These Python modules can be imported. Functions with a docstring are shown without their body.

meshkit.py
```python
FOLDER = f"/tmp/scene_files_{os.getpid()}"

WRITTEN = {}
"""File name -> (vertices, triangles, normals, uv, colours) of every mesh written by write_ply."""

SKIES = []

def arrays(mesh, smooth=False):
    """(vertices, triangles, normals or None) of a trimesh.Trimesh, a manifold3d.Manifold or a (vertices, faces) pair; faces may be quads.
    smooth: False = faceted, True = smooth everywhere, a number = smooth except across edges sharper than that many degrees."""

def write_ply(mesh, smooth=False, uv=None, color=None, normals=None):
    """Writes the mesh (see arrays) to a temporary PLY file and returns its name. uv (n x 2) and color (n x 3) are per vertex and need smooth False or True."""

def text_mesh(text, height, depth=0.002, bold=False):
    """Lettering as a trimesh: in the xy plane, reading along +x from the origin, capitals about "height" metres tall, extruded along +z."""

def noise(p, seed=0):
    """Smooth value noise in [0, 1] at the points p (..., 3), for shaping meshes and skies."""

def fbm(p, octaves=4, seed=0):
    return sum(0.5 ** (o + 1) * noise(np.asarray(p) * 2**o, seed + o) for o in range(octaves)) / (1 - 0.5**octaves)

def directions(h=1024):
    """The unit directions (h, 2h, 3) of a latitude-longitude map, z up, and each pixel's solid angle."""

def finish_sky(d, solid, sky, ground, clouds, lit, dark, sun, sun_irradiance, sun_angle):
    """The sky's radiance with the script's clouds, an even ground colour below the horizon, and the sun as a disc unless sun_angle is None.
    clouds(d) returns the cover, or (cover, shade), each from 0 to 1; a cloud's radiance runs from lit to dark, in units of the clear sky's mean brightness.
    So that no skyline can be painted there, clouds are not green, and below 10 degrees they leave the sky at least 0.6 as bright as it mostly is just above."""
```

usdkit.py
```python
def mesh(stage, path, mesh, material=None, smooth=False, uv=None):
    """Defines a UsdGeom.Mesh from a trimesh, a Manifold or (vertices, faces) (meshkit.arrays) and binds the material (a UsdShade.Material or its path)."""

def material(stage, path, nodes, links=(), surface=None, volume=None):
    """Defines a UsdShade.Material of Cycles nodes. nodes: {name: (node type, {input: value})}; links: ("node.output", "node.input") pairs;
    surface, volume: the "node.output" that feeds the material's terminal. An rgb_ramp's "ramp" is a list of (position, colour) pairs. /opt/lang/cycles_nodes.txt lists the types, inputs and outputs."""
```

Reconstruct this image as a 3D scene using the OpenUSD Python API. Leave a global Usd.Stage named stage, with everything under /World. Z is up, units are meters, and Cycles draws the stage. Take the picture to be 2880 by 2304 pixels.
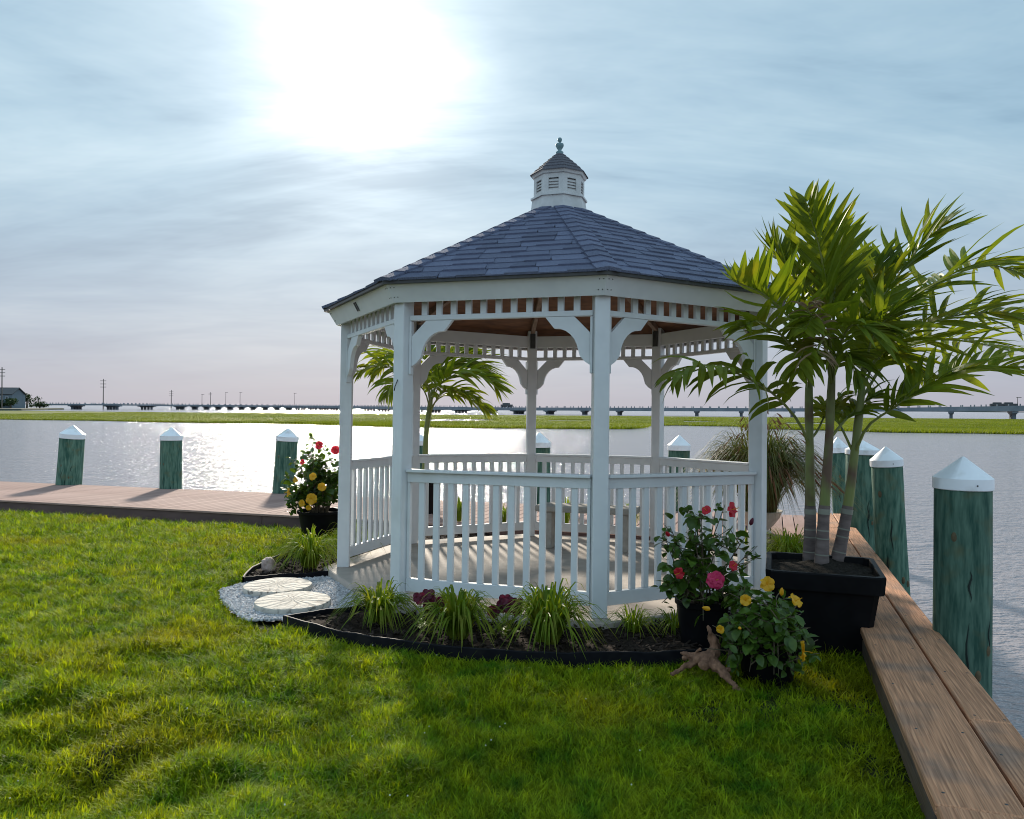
import math, random
import numpy as np, trimesh, usdkit, meshkit
from pxr import Usd, UsdGeom, UsdLux, UsdShade, Gf, Vt, Sdf
from shapely.geometry import Polygon, Point
from shapely import affinity

stage = Usd.Stage.CreateInMemory()
UsdGeom.SetStageUpAxis(stage, 'Z'); UsdGeom.SetStageMetersPerUnit(stage, 1.0)
W = UsdGeom.Xform.Define(stage, '/World')
UsdGeom.Scope.Define(stage, '/World/Looks')
pi = math.pi

# ------------------------------------------------------------------ camera, sky, sun, exposure
FOC, ROLL, HY, CAMZ = 2180.0, 0.0082, 1147.0, 1.39          # in units of a 2880 pixel wide picture
cam = UsdGeom.Camera.Define(stage, '/World/camera')
cam.CreateHorizontalApertureAttr(36.0); cam.CreateVerticalApertureAttr(28.8)
cam.CreateFocalLengthAttr(36.0 * FOC / 2880); cam.CreateFStopAttr(0.0)
cam.CreateClippingRangeAttr(Gf.Vec2f(0.05, 100000))
cam.CreateExposureAttr(0.5)
pitch = -math.atan(5.0 / FOC)
fw = np.array([0, math.cos(pitch), math.sin(pitch)]); up0 = np.array([0, -math.sin(pitch), math.cos(pitch)]); r0 = np.array([1., 0, 0])
cr, sr = math.cos(ROLL), math.sin(ROLL)
rt = cr * r0 + sr * up0; up = -sr * r0 + cr * up0
M = Gf.Matrix4d(*rt, 0, *up, 0, *(-fw), 0, 0, 0, CAMZ, 1)
cam.AddTransformOp().Set(M)

SUN = np.array([-0.202, 1.0, 0.416]); SUN /= np.linalg.norm(SUN)
SUN_EL, SUN_ROT = math.asin(SUN[2]), math.atan2(SUN[0], SUN[1])
SKY_STRENGTH = 0.11
usdkit.material(stage, '/World/Looks/sky_air', {
    'sky': ('sky_texture', {'sky_type': 'single_scattering', 'sun_disc': False, 'sun_elevation': SUN_EL, 'sun_rotation': SUN_ROT, 'altitude': 10.0, 'air_density': 1.0, 'aerosol_density': 2.0, 'ozone_density': 1.0}),
    'tc': ('texture_coordinate', {}),
    'sep': ('separate_xyz', {}),
    'zc': ('math', {'math_type': 'maximum', 'value2': 0.0}),
    'za': ('math', {'math_type': 'add', 'value2': 0.16}),
    'dx': ('math', {'math_type': 'divide'}), 'dy': ('math', {'math_type': 'divide'}),
    'pl': ('combine_xyz', {'z': 0.0}),
    'mp': ('mapping', {'scale': (0.45, 0.8, 1.0), 'rotation': (0, 0, 0.22), 'location': (3.1, 1.7, 0.0)}),
    'n1': ('noise_texture', {'scale': 1.0, 'detail': 9.0, 'roughness': 0.58, 'distortion': 1.1}),
    'mp2': ('mapping', {'scale': (0.7, 1.8, 1.0), 'rotation': (0, 0, -0.12), 'location': (0.4, 5.0, 0.0)}),
    'n2': ('noise_texture', {'scale': 2.0, 'detail': 7.0, 'roughness': 0.6, 'distortion': 0.4}),
    'mixn': ('mix_float', {'fac': 0.34}),
    # cloud colour from shaded underside to lit veil
    'cr': ('rgb_ramp', {'ramp': [(0.34, (1.65, 2.65, 3.55)), (0.44, (2.3, 3.45, 4.35)), (0.52, (2.8, 3.95, 4.75)), (0.60, (3.4, 4.5, 5.2)), (0.72, (4.4, 5.3, 5.8))]}),
    'hz': ('map_range', {'from_min': 0.0, 'from_max': 0.30, 'to_min': 1.0, 'to_max': 0.0, 'clamp': True}),
    'hzp': ('math', {'math_type': 'power', 'value2': 1.5}),
    'hzm': ('mix_color', {'blend_type': 'mix', 'b': (3.0, 2.95, 3.4)}),
    'cov': ('mix_color', {'blend_type': 'mix', 'fac': 0.98}),
    'dot': ('vector_math', {'math_type': 'dot_product', 'vector2': tuple(map(float, SUN))}),
    'd0': ('math', {'math_type': 'maximum', 'value2': 0.0}),
    'g1': ('math', {'math_type': 'power', 'value2': 62.0}), 'g2': ('math', {'math_type': 'power', 'value2': 190.0}), 'g2n': ('math', {'math_type': 'multiply'}), 'nm2': ('map_range', {'from_min': 0.36, 'from_max': 0.62, 'to_min': 0.45, 'to_max': 1.35, 'clamp': True}), 'g0': ('math', {'math_type': 'power', 'value2': 9.0}),
    'nm': ('map_range', {'from_min': 0.36, 'from_max': 0.62, 'to_min': 0.2, 'to_max': 1.5, 'clamp': True}),
    'g1n': ('math', {'math_type': 'multiply'}),
    'g1s': ('math', {'math_type': 'multiply', 'value2': 1.2}), 'g2s': ('math', {'math_type': 'multiply_add', 'value2': 5.6}), 'g0s': ('math', {'math_type': 'multiply_add', 'value2': 0.75}),
    'gc': ('combine_color', {}),
    'fin': ('mix_color', {'blend_type': 'add', 'fac': 1.0, 'use_clamp': False}),
    'bg': ('background_shader', {'strength': SKY_STRENGTH}),
}, [('tc.generated', 'sep.vector'), ('sep.z', 'zc.value1'), ('zc.value', 'za.value1'), ('sep.x', 'dx.value1'), ('za.value', 'dx.value2'), ('sep.y', 'dy.value1'), ('za.value', 'dy.value2'),
    ('dx.value', 'pl.x'), ('dy.value', 'pl.y'), ('pl.vector', 'mp.vector'), ('mp.vector', 'n1.vector'), ('pl.vector', 'mp2.vector'), ('mp2.vector', 'n2.vector'),
    ('n1.fac', 'mixn.a'), ('n2.fac', 'mixn.b'), ('mixn.result', 'cr.fac'), ('sep.z', 'hz.value'), ('hz.result', 'hzp.value1'), ('hzp.value', 'hzm.fac'), ('cr.color', 'hzm.a'),
    ('sky.color', 'cov.a'), ('hzm.result', 'cov.b'), ('tc.generated', 'dot.vector1'), ('dot.value', 'd0.value1'), ('d0.value', 'g1.value1'), ('d0.value', 'g2.value1'), ('d0.value', 'g0.value1'),
    ('mixn.result', 'nm.value'), ('g1.value', 'g1n.value1'), ('nm.result', 'g1n.value2'), ('g1n.value', 'g1s.value1'), ('g2.value', 'g2n.value1'), ('mixn.result', 'nm2.value'), ('nm2.result', 'g2n.value2'), ('g2n.value', 'g2s.value1'), ('g1s.value', 'g2s.value3'),
    ('g0.value', 'g0s.value1'), ('g2s.value', 'g0s.value3'), ('g0s.value', 'gc.r'), ('g0s.value', 'gc.g'), ('g0s.value', 'gc.b'),
    ('cov.result', 'fin.a'), ('gc.color', 'fin.b'), ('fin.result', 'bg.color')], surface='bg.background')
dome = UsdLux.DomeLight.Define(stage, '/World/sky')
UsdShade.MaterialBindingAPI.Apply(dome.GetPrim()).Bind(UsdShade.Material.Get(stage, '/World/Looks/sky_air'))
dome.GetPrim().SetCustomDataByKey('kind', 'structure')
sun = UsdLux.DistantLight.Define(stage, '/World/sun')
sun.CreateNormalizeAttr(True); sun.CreateIntensityAttr(1.1); sun.CreateAngleAttr(4.0); sun.CreateColorAttr(Gf.Vec3f(1.0, 0.90, 0.76))
zax = SUN; xax = np.cross([0, 0, 1], zax); xax /= np.linalg.norm(xax); yax = np.cross(zax, xax)
sun.AddTransformOp().Set(Gf.Matrix4d(*xax, 0, *yax, 0, *zax, 0, 0, 0, 50, 1))


# ------------------------------------------------------------------ helpers
def at(px, py, Y):
    """The point at distance Y that shows at (px, py) of a 2880 x 2304 picture."""
    a, b = px - 1440, py - HY
    x, y = cr * a + sr * b, -sr * a + cr * b
    return np.array([x * Y / FOC, Y, CAMZ - y * Y / FOC])

SLOPE = 0.022
E1, E2 = np.array([0.947, -0.322]), np.array([0.322, 0.947])      # along the dock, along the bulkhead


def uv2xy(u, v):
    return u * E1[0] + v * E2[0], u * E1[1] + v * E2[1]


def ground(x, y):
    return -SLOPE * y


def lawn_z(x, y):
    x, y = np.asarray(x, float), np.asarray(y, float)
    p = np.stack([x, y, 0 * x], -1)
    a = meshkit.fbm(p * 1.9 + 7.3, 3, 11) - 0.5
    b = meshkit.fbm(p * np.array([2.6, 3.6, 1]) + 2.1, 2, 5) - 0.5
    near = np.clip((6.5 - y) / 4, 0, 1) * np.clip((0.9 - x) / 2.0, 0.15, 1)
    dip = np.clip((E2[0] * x + E2[1] * y - 8.2) / .6, 0, 1)
    return -SLOPE * y + 0.035 * a * (1 - .7 * dip) + near * 0.30 * np.sign(b) * np.abs(b) ** 1.2 - 0.008 - .06 * dip ** 2


taken = {}


def numbered(base):
    n = taken.get(base, -1) + 1
    taken[base] = n
    return base if n == 0 else f'{base}_{n:03d}'


def meta(prim, label=None, cat=None, group=None, kind=None):
    for k, v in (('label', label), ('category', cat), ('group', group), ('kind', kind)):
        if v:
            prim.SetCustomDataByKey(k, v)
    return prim


def thing(name, label=None, cat=None, loc=(0, 0, 0), rotz=0.0, group=None, kind=None, matrix=None, parent=None):
    path = numbered((parent or '/World') + '/' + name)
    x = UsdGeom.Xform.Define(stage, path)
    if matrix is not None:
        x.AddTransformOp().Set(Gf.Matrix4d(*[float(v) for v in np.asarray(matrix).T.ravel()]))
    else:
        if np.any(np.asarray(loc)):
            x.AddTranslateOp().Set(Gf.Vec3d(*map(float, loc)))
        if rotz:
            x.AddRotateZOp().Set(math.degrees(rotz))
    meta(x.GetPrim(), label, cat, group, kind)
    return path


def obj(name, mesh, mat, parent=None, label=None, cat=None, group=None, kind=None, smooth=False):
    path = numbered((parent or '/World') + '/' + name)
    if isinstance(mesh, MB):
        mesh = mesh.get()
    m = usdkit.mesh(stage, path, mesh, LOOK[mat] if isinstance(mat, str) else mat, smooth=smooth)
    if not smooth:
        pass
    m.CreateDoubleSidedAttr(True)
    meta(m.GetPrim(), label, cat, group, kind)
    return path


class MB:
    """Collects faces into one mesh."""
    def __init__(self): self.v, self.f, self.n = [], [], 0

    def add(self, v, f):
        v, f = np.asarray(v, float), np.asarray(f, int)
        if f.shape[1] == 4:
            f = np.vstack([f[:, [0, 1, 2]], f[:, [0, 2, 3]]])
        self.v.append(v); self.f.append(f + self.n); self.n += len(v)
        return self

    def tm(self, m): return self.add(m.vertices, m.faces)

    def box(self, c, s, rz=0.0, R=None, bev=0.0):
        v, f = box(s, bev)
        if R is not None:
            v = v @ np.asarray(R).T
        if rz:
            k, q = math.cos(rz), math.sin(rz)
            v = np.stack([k * v[:, 0] - q * v[:, 1], q * v[:, 0] + k * v[:, 1], v[:, 2]], 1)
        return self.add(v + np.asarray(c, float), f)

    def get(self):
        return trimesh.Trimesh(np.vstack(self.v), np.vstack(self.f), process=False)


BOXF = np.array([[0, 2, 3, 1], [4, 5, 7, 6], [0, 1, 5, 4], [2, 6, 7, 3], [0, 4, 6, 2], [1, 3, 7, 5]])


def box(s, bev=0.0):
    s = np.asarray(s, float) / 2
    if bev <= 0:
        v = np.array([[x, y, z] for x in (-1, 1) for y in (-1, 1) for z in (-1, 1)]) * s
        return v, np.vstack([BOXF[:, [0, 1, 2]], BOXF[:, [0, 2, 3]]])
    pts = [np.array([x, y, z]) * (s - bev * (1 - np.eye(3)[k])) for x in (-1, 1) for y in (-1, 1) for z in (-1, 1) for k in range(3)]
    h = trimesh.convex.convex_hull(np.array(pts))
    return np.array(h.vertices), np.array(h.faces)


def tube(points, radii, sides=6, cap=True):
    p = np.asarray(points, float); n = len(p)
    r = np.broadcast_to(radii, (n,))
    t = np.gradient(p, axis=0); t /= np.linalg.norm(t, axis=1, keepdims=True) + 1e-12
    ref = np.array([0, 0, 1.0]) if abs(t[:, 2]).mean() < 0.8 else np.array([1.0, 0, 0])
    a = np.cross(t, ref); a /= np.linalg.norm(a, axis=1, keepdims=True) + 1e-12
    b = np.cross(t, a); ang = np.arange(sides) * 2 * pi / sides
    v = p[:, None] + r[:, None, None] * (np.cos(ang)[None, :, None] * a[:, None] + np.sin(ang)[None, :, None] * b[:, None])
    f = []
    for i in range(n - 1):
        for j in range(sides):
            k = (j + 1) % sides
            f += [[i * sides + j, i * sides + k, (i + 1) * sides + k], [i * sides + j, (i + 1) * sides + k, (i + 1) * sides + j]]
    v = v.reshape(-1, 3)
    if cap:
        v = np.vstack([v, p[:1], p[-1:]]); c0, c1 = n * sides, n * sides + 1
        for j in range(sides):
            k = (j + 1) % sides
            f += [[c0, k, j], [c1, (n - 1) * sides + j, (n - 1) * sides + k]]
    return v, np.array(f)


def lathe(profile, n=24, ang0=0.0):
    """profile: (r, z) pairs from bottom to top."""
    pr = np.asarray(profile, float); ang = ang0 + np.arange(n) * 2 * pi / n
    v = np.stack([pr[:, 0, None] * np.cos(ang), pr[:, 0, None] * np.sin(ang), np.broadcast_to(pr[:, 1, None], (len(pr), n))], -1).reshape(-1, 3)
    f = []
    for i in range(len(pr) - 1):
        for j in range(n):
            k = (j + 1) % n
            f.append([i * n + j, i * n + k, (i + 1) * n + k, (i + 1) * n + j])
    return v, np.array(f)


def prism(poly, z0, z1):
    m = trimesh.creation.extrude_polygon(poly if isinstance(poly, Polygon) else Polygon(poly), z1 - z0, engine='earcut')
    m.apply_translation([0, 0, z0])
    return m


def catmull(pts, n=20):
    P = np.asarray(pts, float)
    if len(P) == 2:
        return P[0] + np.linspace(0, 1, n)[:, None] * (P[1] - P[0])
    Q = np.vstack([2 * P[0] - P[1], P, 2 * P[-1] - P[-2]])
    out = []
    for t in np.linspace(0, len(P) - 1 - 1e-9, n):
        i = int(t); u = t - i; a, b, c, d = Q[i:i + 4]
        out.append(0.5 * (2 * b + (c - a) * u + (2 * a - 5 * b + 4 * c - d) * u * u + (3 * b - a - 3 * c + d) * u ** 3))
    return np.array(out)


LOOK = {}


def look(name, lo, hi, scale=8.0, rough=0.6, stretch=(1, 1, 1), bump=0.0, bscale=None, bstretch=None, detail=5.0, spec=0.5, where='object', lowpos=0.3, hipos=0.7, transl=0.0, tcol=None,
         rand=0.0, patch=None, coat=0.0, bdist=0.01, extra=None, metallic=0.0):
    """A noise-varied principled surface. rand: brightness change per object; patch: (scale, colour, from, to) a second, larger noise; transl: share of light let through."""
    nodes = {
        'src': ('geometry', {}) if where == 'world' else ('texture_coordinate', {}),
        'mp': ('mapping', {'scale': tuple(float(s) for s in stretch)}),
        'n': ('noise_texture', {'scale': float(scale), 'detail': float(detail), 'roughness': 0.6}),
        'r': ('rgb_ramp', {'ramp': [(lowpos, lo), (hipos, hi)]}),
        'p': ('principled_bsdf', {'roughness': float(rough), 'specular_ior_level': float(spec), 'coat_weight': float(coat), 'metallic': float(metallic)}),
    }
    src = 'src.position' if where == 'world' else 'src.object'
    links = [(src, 'mp.vector'), ('mp.vector', 'n.vector'), ('n.fac', 'r.fac')]
    col = 'r.color'
    if patch:
        ps, pc, p0, p1 = patch
        nodes['pn'] = ('noise_texture', {'scale': float(ps), 'detail': 3.0})
        nodes['pr'] = ('map_range', {'from_min': p0, 'from_max': p1, 'to_min': 0.0, 'to_max': 1.0, 'clamp': True})
        nodes['pm'] = ('mix_color', {'blend_type': 'mix', 'b': pc})
        links += [(src, 'pn.vector'), ('pn.fac', 'pr.value'), ('pr.result', 'pm.fac'), (col, 'pm.a')]
        col = 'pm.result'
    if rand:
        nodes['oi'] = ('object_info', {})
        nodes['rm'] = ('map_range', {'to_min': 1.0 - rand, 'to_max': 1.0 + rand})
        nodes['hs'] = ('hsv', {'hue': 0.5, 'saturation': 1.0, 'fac': 1.0})
        links += [('oi.random', 'rm.value'), ('rm.result', 'hs.value'), (col, 'hs.color')]
        col = 'hs.color'
    links.append((col, 'p.base_color'))
    if bump:
        nodes['bm'] = ('mapping', {'scale': tuple(float(s) for s in (bstretch or stretch))})
        nodes['bn'] = ('noise_texture', {'scale': float(bscale or scale * 3), 'detail': 4.0})
        nodes['b'] = ('bump', {'strength': float(bump), 'distance': float(bdist)})
        links += [(src, 'bm.vector'), ('bm.vector', 'bn.vector'), ('bn.fac', 'b.height'), ('b.normal', 'p.normal')]
    surf = 'p.BSDF'
    if transl:
        nodes['tr'] = ('translucent_bsdf', {})
        nodes['mx'] = ('mix_closure', {'fac': float(transl)})
        if tcol:
            nodes['tm'] = ('mix_color', {'blend_type': 'multiply', 'fac': 1.0, 'b': tcol, 'use_clamp': False})
            links += [(col, 'tm.a'), ('tm.result', 'tr.color')]
        else:
            links.append((col, 'tr.color'))
        links += [('p.BSDF', 'mx.closure1'), ('tr.BSDF', 'mx.closure2')]
        surf = 'mx.closure'
    if extra:
        extra(nodes, links)
    LOOK[name] = usdkit.material(stage, '/World/Looks/' + name, nodes, links, surface=surf)


look('white_paint', (.62, .635, .655), (.69, .705, .72), 6, .45, bump=.08, bscale=40, patch=(2.2, (.54, .545, .53), .62, .85))
look('weathered_white', (.48, .48, .48), (.62, .62, .62), 9, .55, bump=.15, bscale=40, patch=(5, (.42, .42, .41), .55, .8))
look('shingle', (.075, .088, .14), (.18, .20, .29), 130, .85, detail=3, bump=.8, bscale=240, rand=.13, spec=.12, bdist=.004)
look('shingle_cupola', (.05, .05, .065), (.12, .115, .14), 110, .85, detail=3, bump=.6, bscale=240, rand=.2, bdist=.004)
look('ceiling_wood', (.10, .042, .022), (.21, .095, .045), 5, .6, stretch=(1, 1, 9), bump=.3, bscale=14)
look('rafter_wood', (.17, .11, .08), (.30, .21, .16), 14, .7, bump=.2)
look('concrete', (.36, .31, .27), (.47, .41, .36), 7, .8, bump=.25, bscale=90, patch=(1.6, (.30, .26, .225), .5, .75), bdist=.004)
look('stone_bench', (.25, .235, .21), (.36, .34, .31), 12, .85, bump=.4, bscale=60)
look('finial_metal', (.10, .19, .22), (.19, .30, .33), 20, .55, bump=.2)
look('dark_metal', (.03, .03, .032), (.06, .06, .06), 20, .5)
look('black_plastic', (.002, .002, .0025), (.005, .005, .006), 10, .5, bump=.08, bscale=30, spec=.1)
look('edging_plastic', (.003, .003, .0045), (.008, .008, .011), 12, .6, bump=.2, bscale=30, patch=(5, (.02, .018, .016), .6, .85), spec=.12)
look('potting_soil', (.008, .007, .006), (.05, .042, .035), 60, .95, bump=1, bscale=120, spec=.1)
look('mulch', (.010, .008, .007), (.06, .042, .032), 45, .95, bump=1, bscale=90, where='world', spec=.1)
look('mulch_chip', (.012, .009, .008), (.055, .038, .03), 14, .9, rand=.6, spec=.15)
look('lawn_soil', (.018, .022, .007), (.045, .05, .014), 18, .95, where='world', bump=.6, bscale=60, patch=(1.3, (.07, .05, .028), .6, .8), spec=.1)
look('grass_blade', (.08, .20, .008), (.34, .40, .012), 5.5, .6, where='world', lowpos=.32, hipos=.66, transl=.42, tcol=(1.2, 1.1, .35), rand=.55, patch=(.75, (.38, .345, .012), .52, .75), spec=.10)
look('glint_white', (.6, .6, .52), (.75, .75, .68), 8, .7)  # white for the painted glints among the lawn blades
look('marsh_blade', (.15, .20, .010), (.26, .29, .018), .05, .6, where='world', transl=.4, tcol=(1.1, 1.1, .6), rand=.22, spec=.2)
look('marsh_mud', (.10, .12, .016), (.15, .17, .02), .1, .9, where='world', spec=.1)
look('clump_blade', (.10, .19, .010), (.26, .34, .025), 5, .5, transl=.42, tcol=(1.2, 1.1, .5), rand=.1, patch=(9, (.28, .29, .045), .48, .72), spec=.25)
look('palm_leaf', (.085, .15, .010), (.22, .28, .018), 3.0, .5, transl=.40, tcol=(1.35, 1.2, .5), rand=.22, patch=(4.5, (.22, .21, .02), .55, .8), spec=.3)
look('palm_dry', (.20, .13, .07), (.36, .26, .16), 9, .8, transl=.2)
look('palm_rachis', (.10, .13, .02), (.19, .20, .045), 6, .5)
look('palm_trunk', (.10, .13, .03), (.20, .22, .06), 4, .5, stretch=(1, 1, .35), patch=(3.2, (.09, .05, .028), .5, .66), bump=.15, bscale=30)
look('palm_base', (.075, .052, .048), (.17, .13, .12), 7, .7, stretch=(1, 1, 3), bump=.3, bscale=20)
look('palm_ring', (.17, .17, .14), (.26, .26, .21), 9, .7)
look('hib_leaf', (.035, .085, .012), (.095, .165, .022), 14, .35, transl=.3, tcol=(1.3, 1.2, .5), rand=.35, patch=(4.0, (.12, .15, .018), .6, .8))
look('hib_stem', (.06, .045, .025), (.13, .10, .06), 20, .7)
look('petal_red', (.55, .012, .03), (.72, .03, .06), 12, .5, transl=.3)
look('petal_pink', (.62, .010, .10), (.80, .06, .20), 20, .5, transl=.25)
look('petal_yellow', (.78, .40, .008), (.86, .52, .02), 12, .5, transl=.3)
look('petal_purple', (.075, .006, .02), (.16, .012, .04), 14, .5, transl=.2)
look('plume', (.24, .10, .06), (.36, .19, .10), 9, .8, transl=.3)
look('fountain_blade', (.06, .10, .015), (.17, .17, .03), 2.2, .5, transl=.35, rand=.2, patch=(3, (.19, .09, .04), .54, .74))
look('piling_wood', (.022, .075, .055), (.105, .195, .145), 30, .85, stretch=(1, 1, .14), bump=.9, bscale=26, bstretch=(1, 1, .10), rand=.2, patch=(7, (.10, .115, .06), .56, .80), detail=7, lowpos=.36, hipos=.64, spec=.3)
look('crack', (.004, .012, .009), (.01, .02, .016), 8, .95)
look('knot', (.06, .05, .025), (.13, .09, .045), 30, .85)
look('piling_cap', (.72, .74, .78), (.80, .82, .85), 5, .4, patch=(7, (.50, .50, .48), .54, .8))
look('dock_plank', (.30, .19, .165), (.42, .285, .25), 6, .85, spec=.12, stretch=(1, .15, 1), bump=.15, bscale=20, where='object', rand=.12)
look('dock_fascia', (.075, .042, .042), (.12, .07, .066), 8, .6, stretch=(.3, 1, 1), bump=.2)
look('gravel', (.18, .18, .19), (.34, .34, .35), 60, .8, where='world', bump=.8, bscale=80)
look('pebble', (.28, .28, .30), (.56, .56, .58), 20, .7, rand=.35)
look('rock_shell', (.25, .17, .15), (.48, .36, .32), 16, .7, bump=.6, bscale=30)
look('driftwood', (.09, .042, .025), (.30, .155, .092), 26, .9, stretch=(1, 1, .4), bump=.8, bscale=40)
look('bowl_ceramic', (.36, .31, .25), (.5, .45, .37), 9, .6, bump=.1)
look('hazed_bridge_concrete', (.13, .155, .185), (.20, .225, .255), .3, .8, where='world')  # distance haze is mixed into the concrete colour as a pale blue
look('pole_wood', (.07, .065, .06), (.12, .11, .10), 1, .9)
look('house_siding', (.10, .135, .165), (.13, .165, .195), .5, .7)
look('house_roof', (.05, .05, .055), (.08, .08, .085), 1, .8)
look('window_glass', (.03, .04, .05), (.05, .06, .07), 1, .15)
look('tree_leaf', (.018, .045, .012), (.05, .085, .02), .4, .7, where='world', transl=.2, rand=.2)
look('bark', (.06, .045, .03), (.12, .09, .06), 3, .9)
look('car_paint', (.03, .035, .04), (.05, .055, .06), 1, .3)
look('tyre', (.01, .01, .01), (.02, .02, .02), 1, .9)
look('far_land', (.06, .07, .05), (.09, .10, .07), .02, .9, where='world')


def wood_look(name, lo, hi, knot):
    """Weathered board: rings of a stretched, distorted wave along the board's own y axis."""
    LOOK[name] = usdkit.material(stage, '/World/Looks/' + name, {
        'tc': ('texture_coordinate', {}), 'oi': ('object_info', {}),
        'off': ('combine_xyz', {}), 'ad': ('vector_math', {'math_type': 'add'}), 'sc': ('math', {'math_type': 'multiply', 'value2': 37.0}),
        'mp': ('mapping', {'scale': (1.0, .10, 1.0)}),
        'n0': ('noise_texture', {'scale': 5.5, 'detail': 3.5}),
        'nv': ('math', {'math_type': 'multiply', 'value2': 11.0}),
        'sx': ('separate_xyz', {}), 'wx': ('math', {'math_type': 'multiply_add', 'value2': 60.0}), 'sn': ('math', {'math_type': 'fraction'}),
        'r': ('rgb_ramp', {'ramp': [(0.0, tuple(.25 * a + .75 * b for a, b in zip(lo, hi))), (.55, tuple((a + b) / 2 for a, b in zip(lo, hi))), (.9, tuple(.75 * a + .25 * b for a, b in zip(lo, hi))), (1.0, tuple(.3 * a + .7 * b for a, b in zip(lo, hi)))]}),
        'mp2': ('mapping', {'scale': (1.0, .025, 1.0)}), 'n1': ('noise_texture', {'scale': 160.0, 'detail': 2.0}),
        'n2': ('noise_texture', {'scale': 3.3, 'detail': 5.0}), 'r2': ('map_range', {'from_min': .50, 'from_max': .72, 'to_max': .85, 'clamp': True}),
        'mk': ('mix_color', {'blend_type': 'mix', 'b': knot}),
        'f1': ('map_range', {'from_min': .3, 'from_max': .7, 'to_min': .60, 'to_max': 1.25, 'clamp': True}), 'hs': ('hsv', {'hue': .5, 'saturation': 1.0, 'fac': 1.0}),
        'b': ('bump', {'strength': .5, 'distance': .004}),
        'p': ('principled_bsdf', {'roughness': .75, 'specular_ior_level': .3}),
    }, [('oi.random', 'sc.value1'), ('sc.value', 'off.x'), ('sc.value', 'off.y'), ('tc.object', 'ad.vector1'), ('off.vector', 'ad.vector2'), ('ad.vector', 'mp.vector'), ('mp.vector', 'n0.vector'),
        ('n0.fac', 'nv.value1'), ('tc.object', 'sx.vector'), ('sx.x', 'wx.value1'), ('nv.value', 'wx.value3'), ('wx.value', 'sn.value1'), ('sn.value', 'r.fac'),
        ('ad.vector', 'mp2.vector'), ('mp2.vector', 'n1.vector'), ('ad.vector', 'n2.vector'), ('n2.fac', 'r2.value'), ('r2.result', 'mk.fac'), ('r.color', 'mk.a'),
        ('n1.fac', 'f1.value'), ('f1.result', 'hs.value'), ('mk.result', 'hs.color'), ('hs.color', 'p.base_color'), ('n1.fac', 'b.height'), ('b.normal', 'p.normal')], surface='p.BSDF')


wood_look('cap_board', (.40, .175, .092), (.65, .345, .195), (.25, .17, .13))
wood_look('wall_board', (.09, .06, .04), (.16, .11, .075), (.12, .10, .09))

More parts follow.
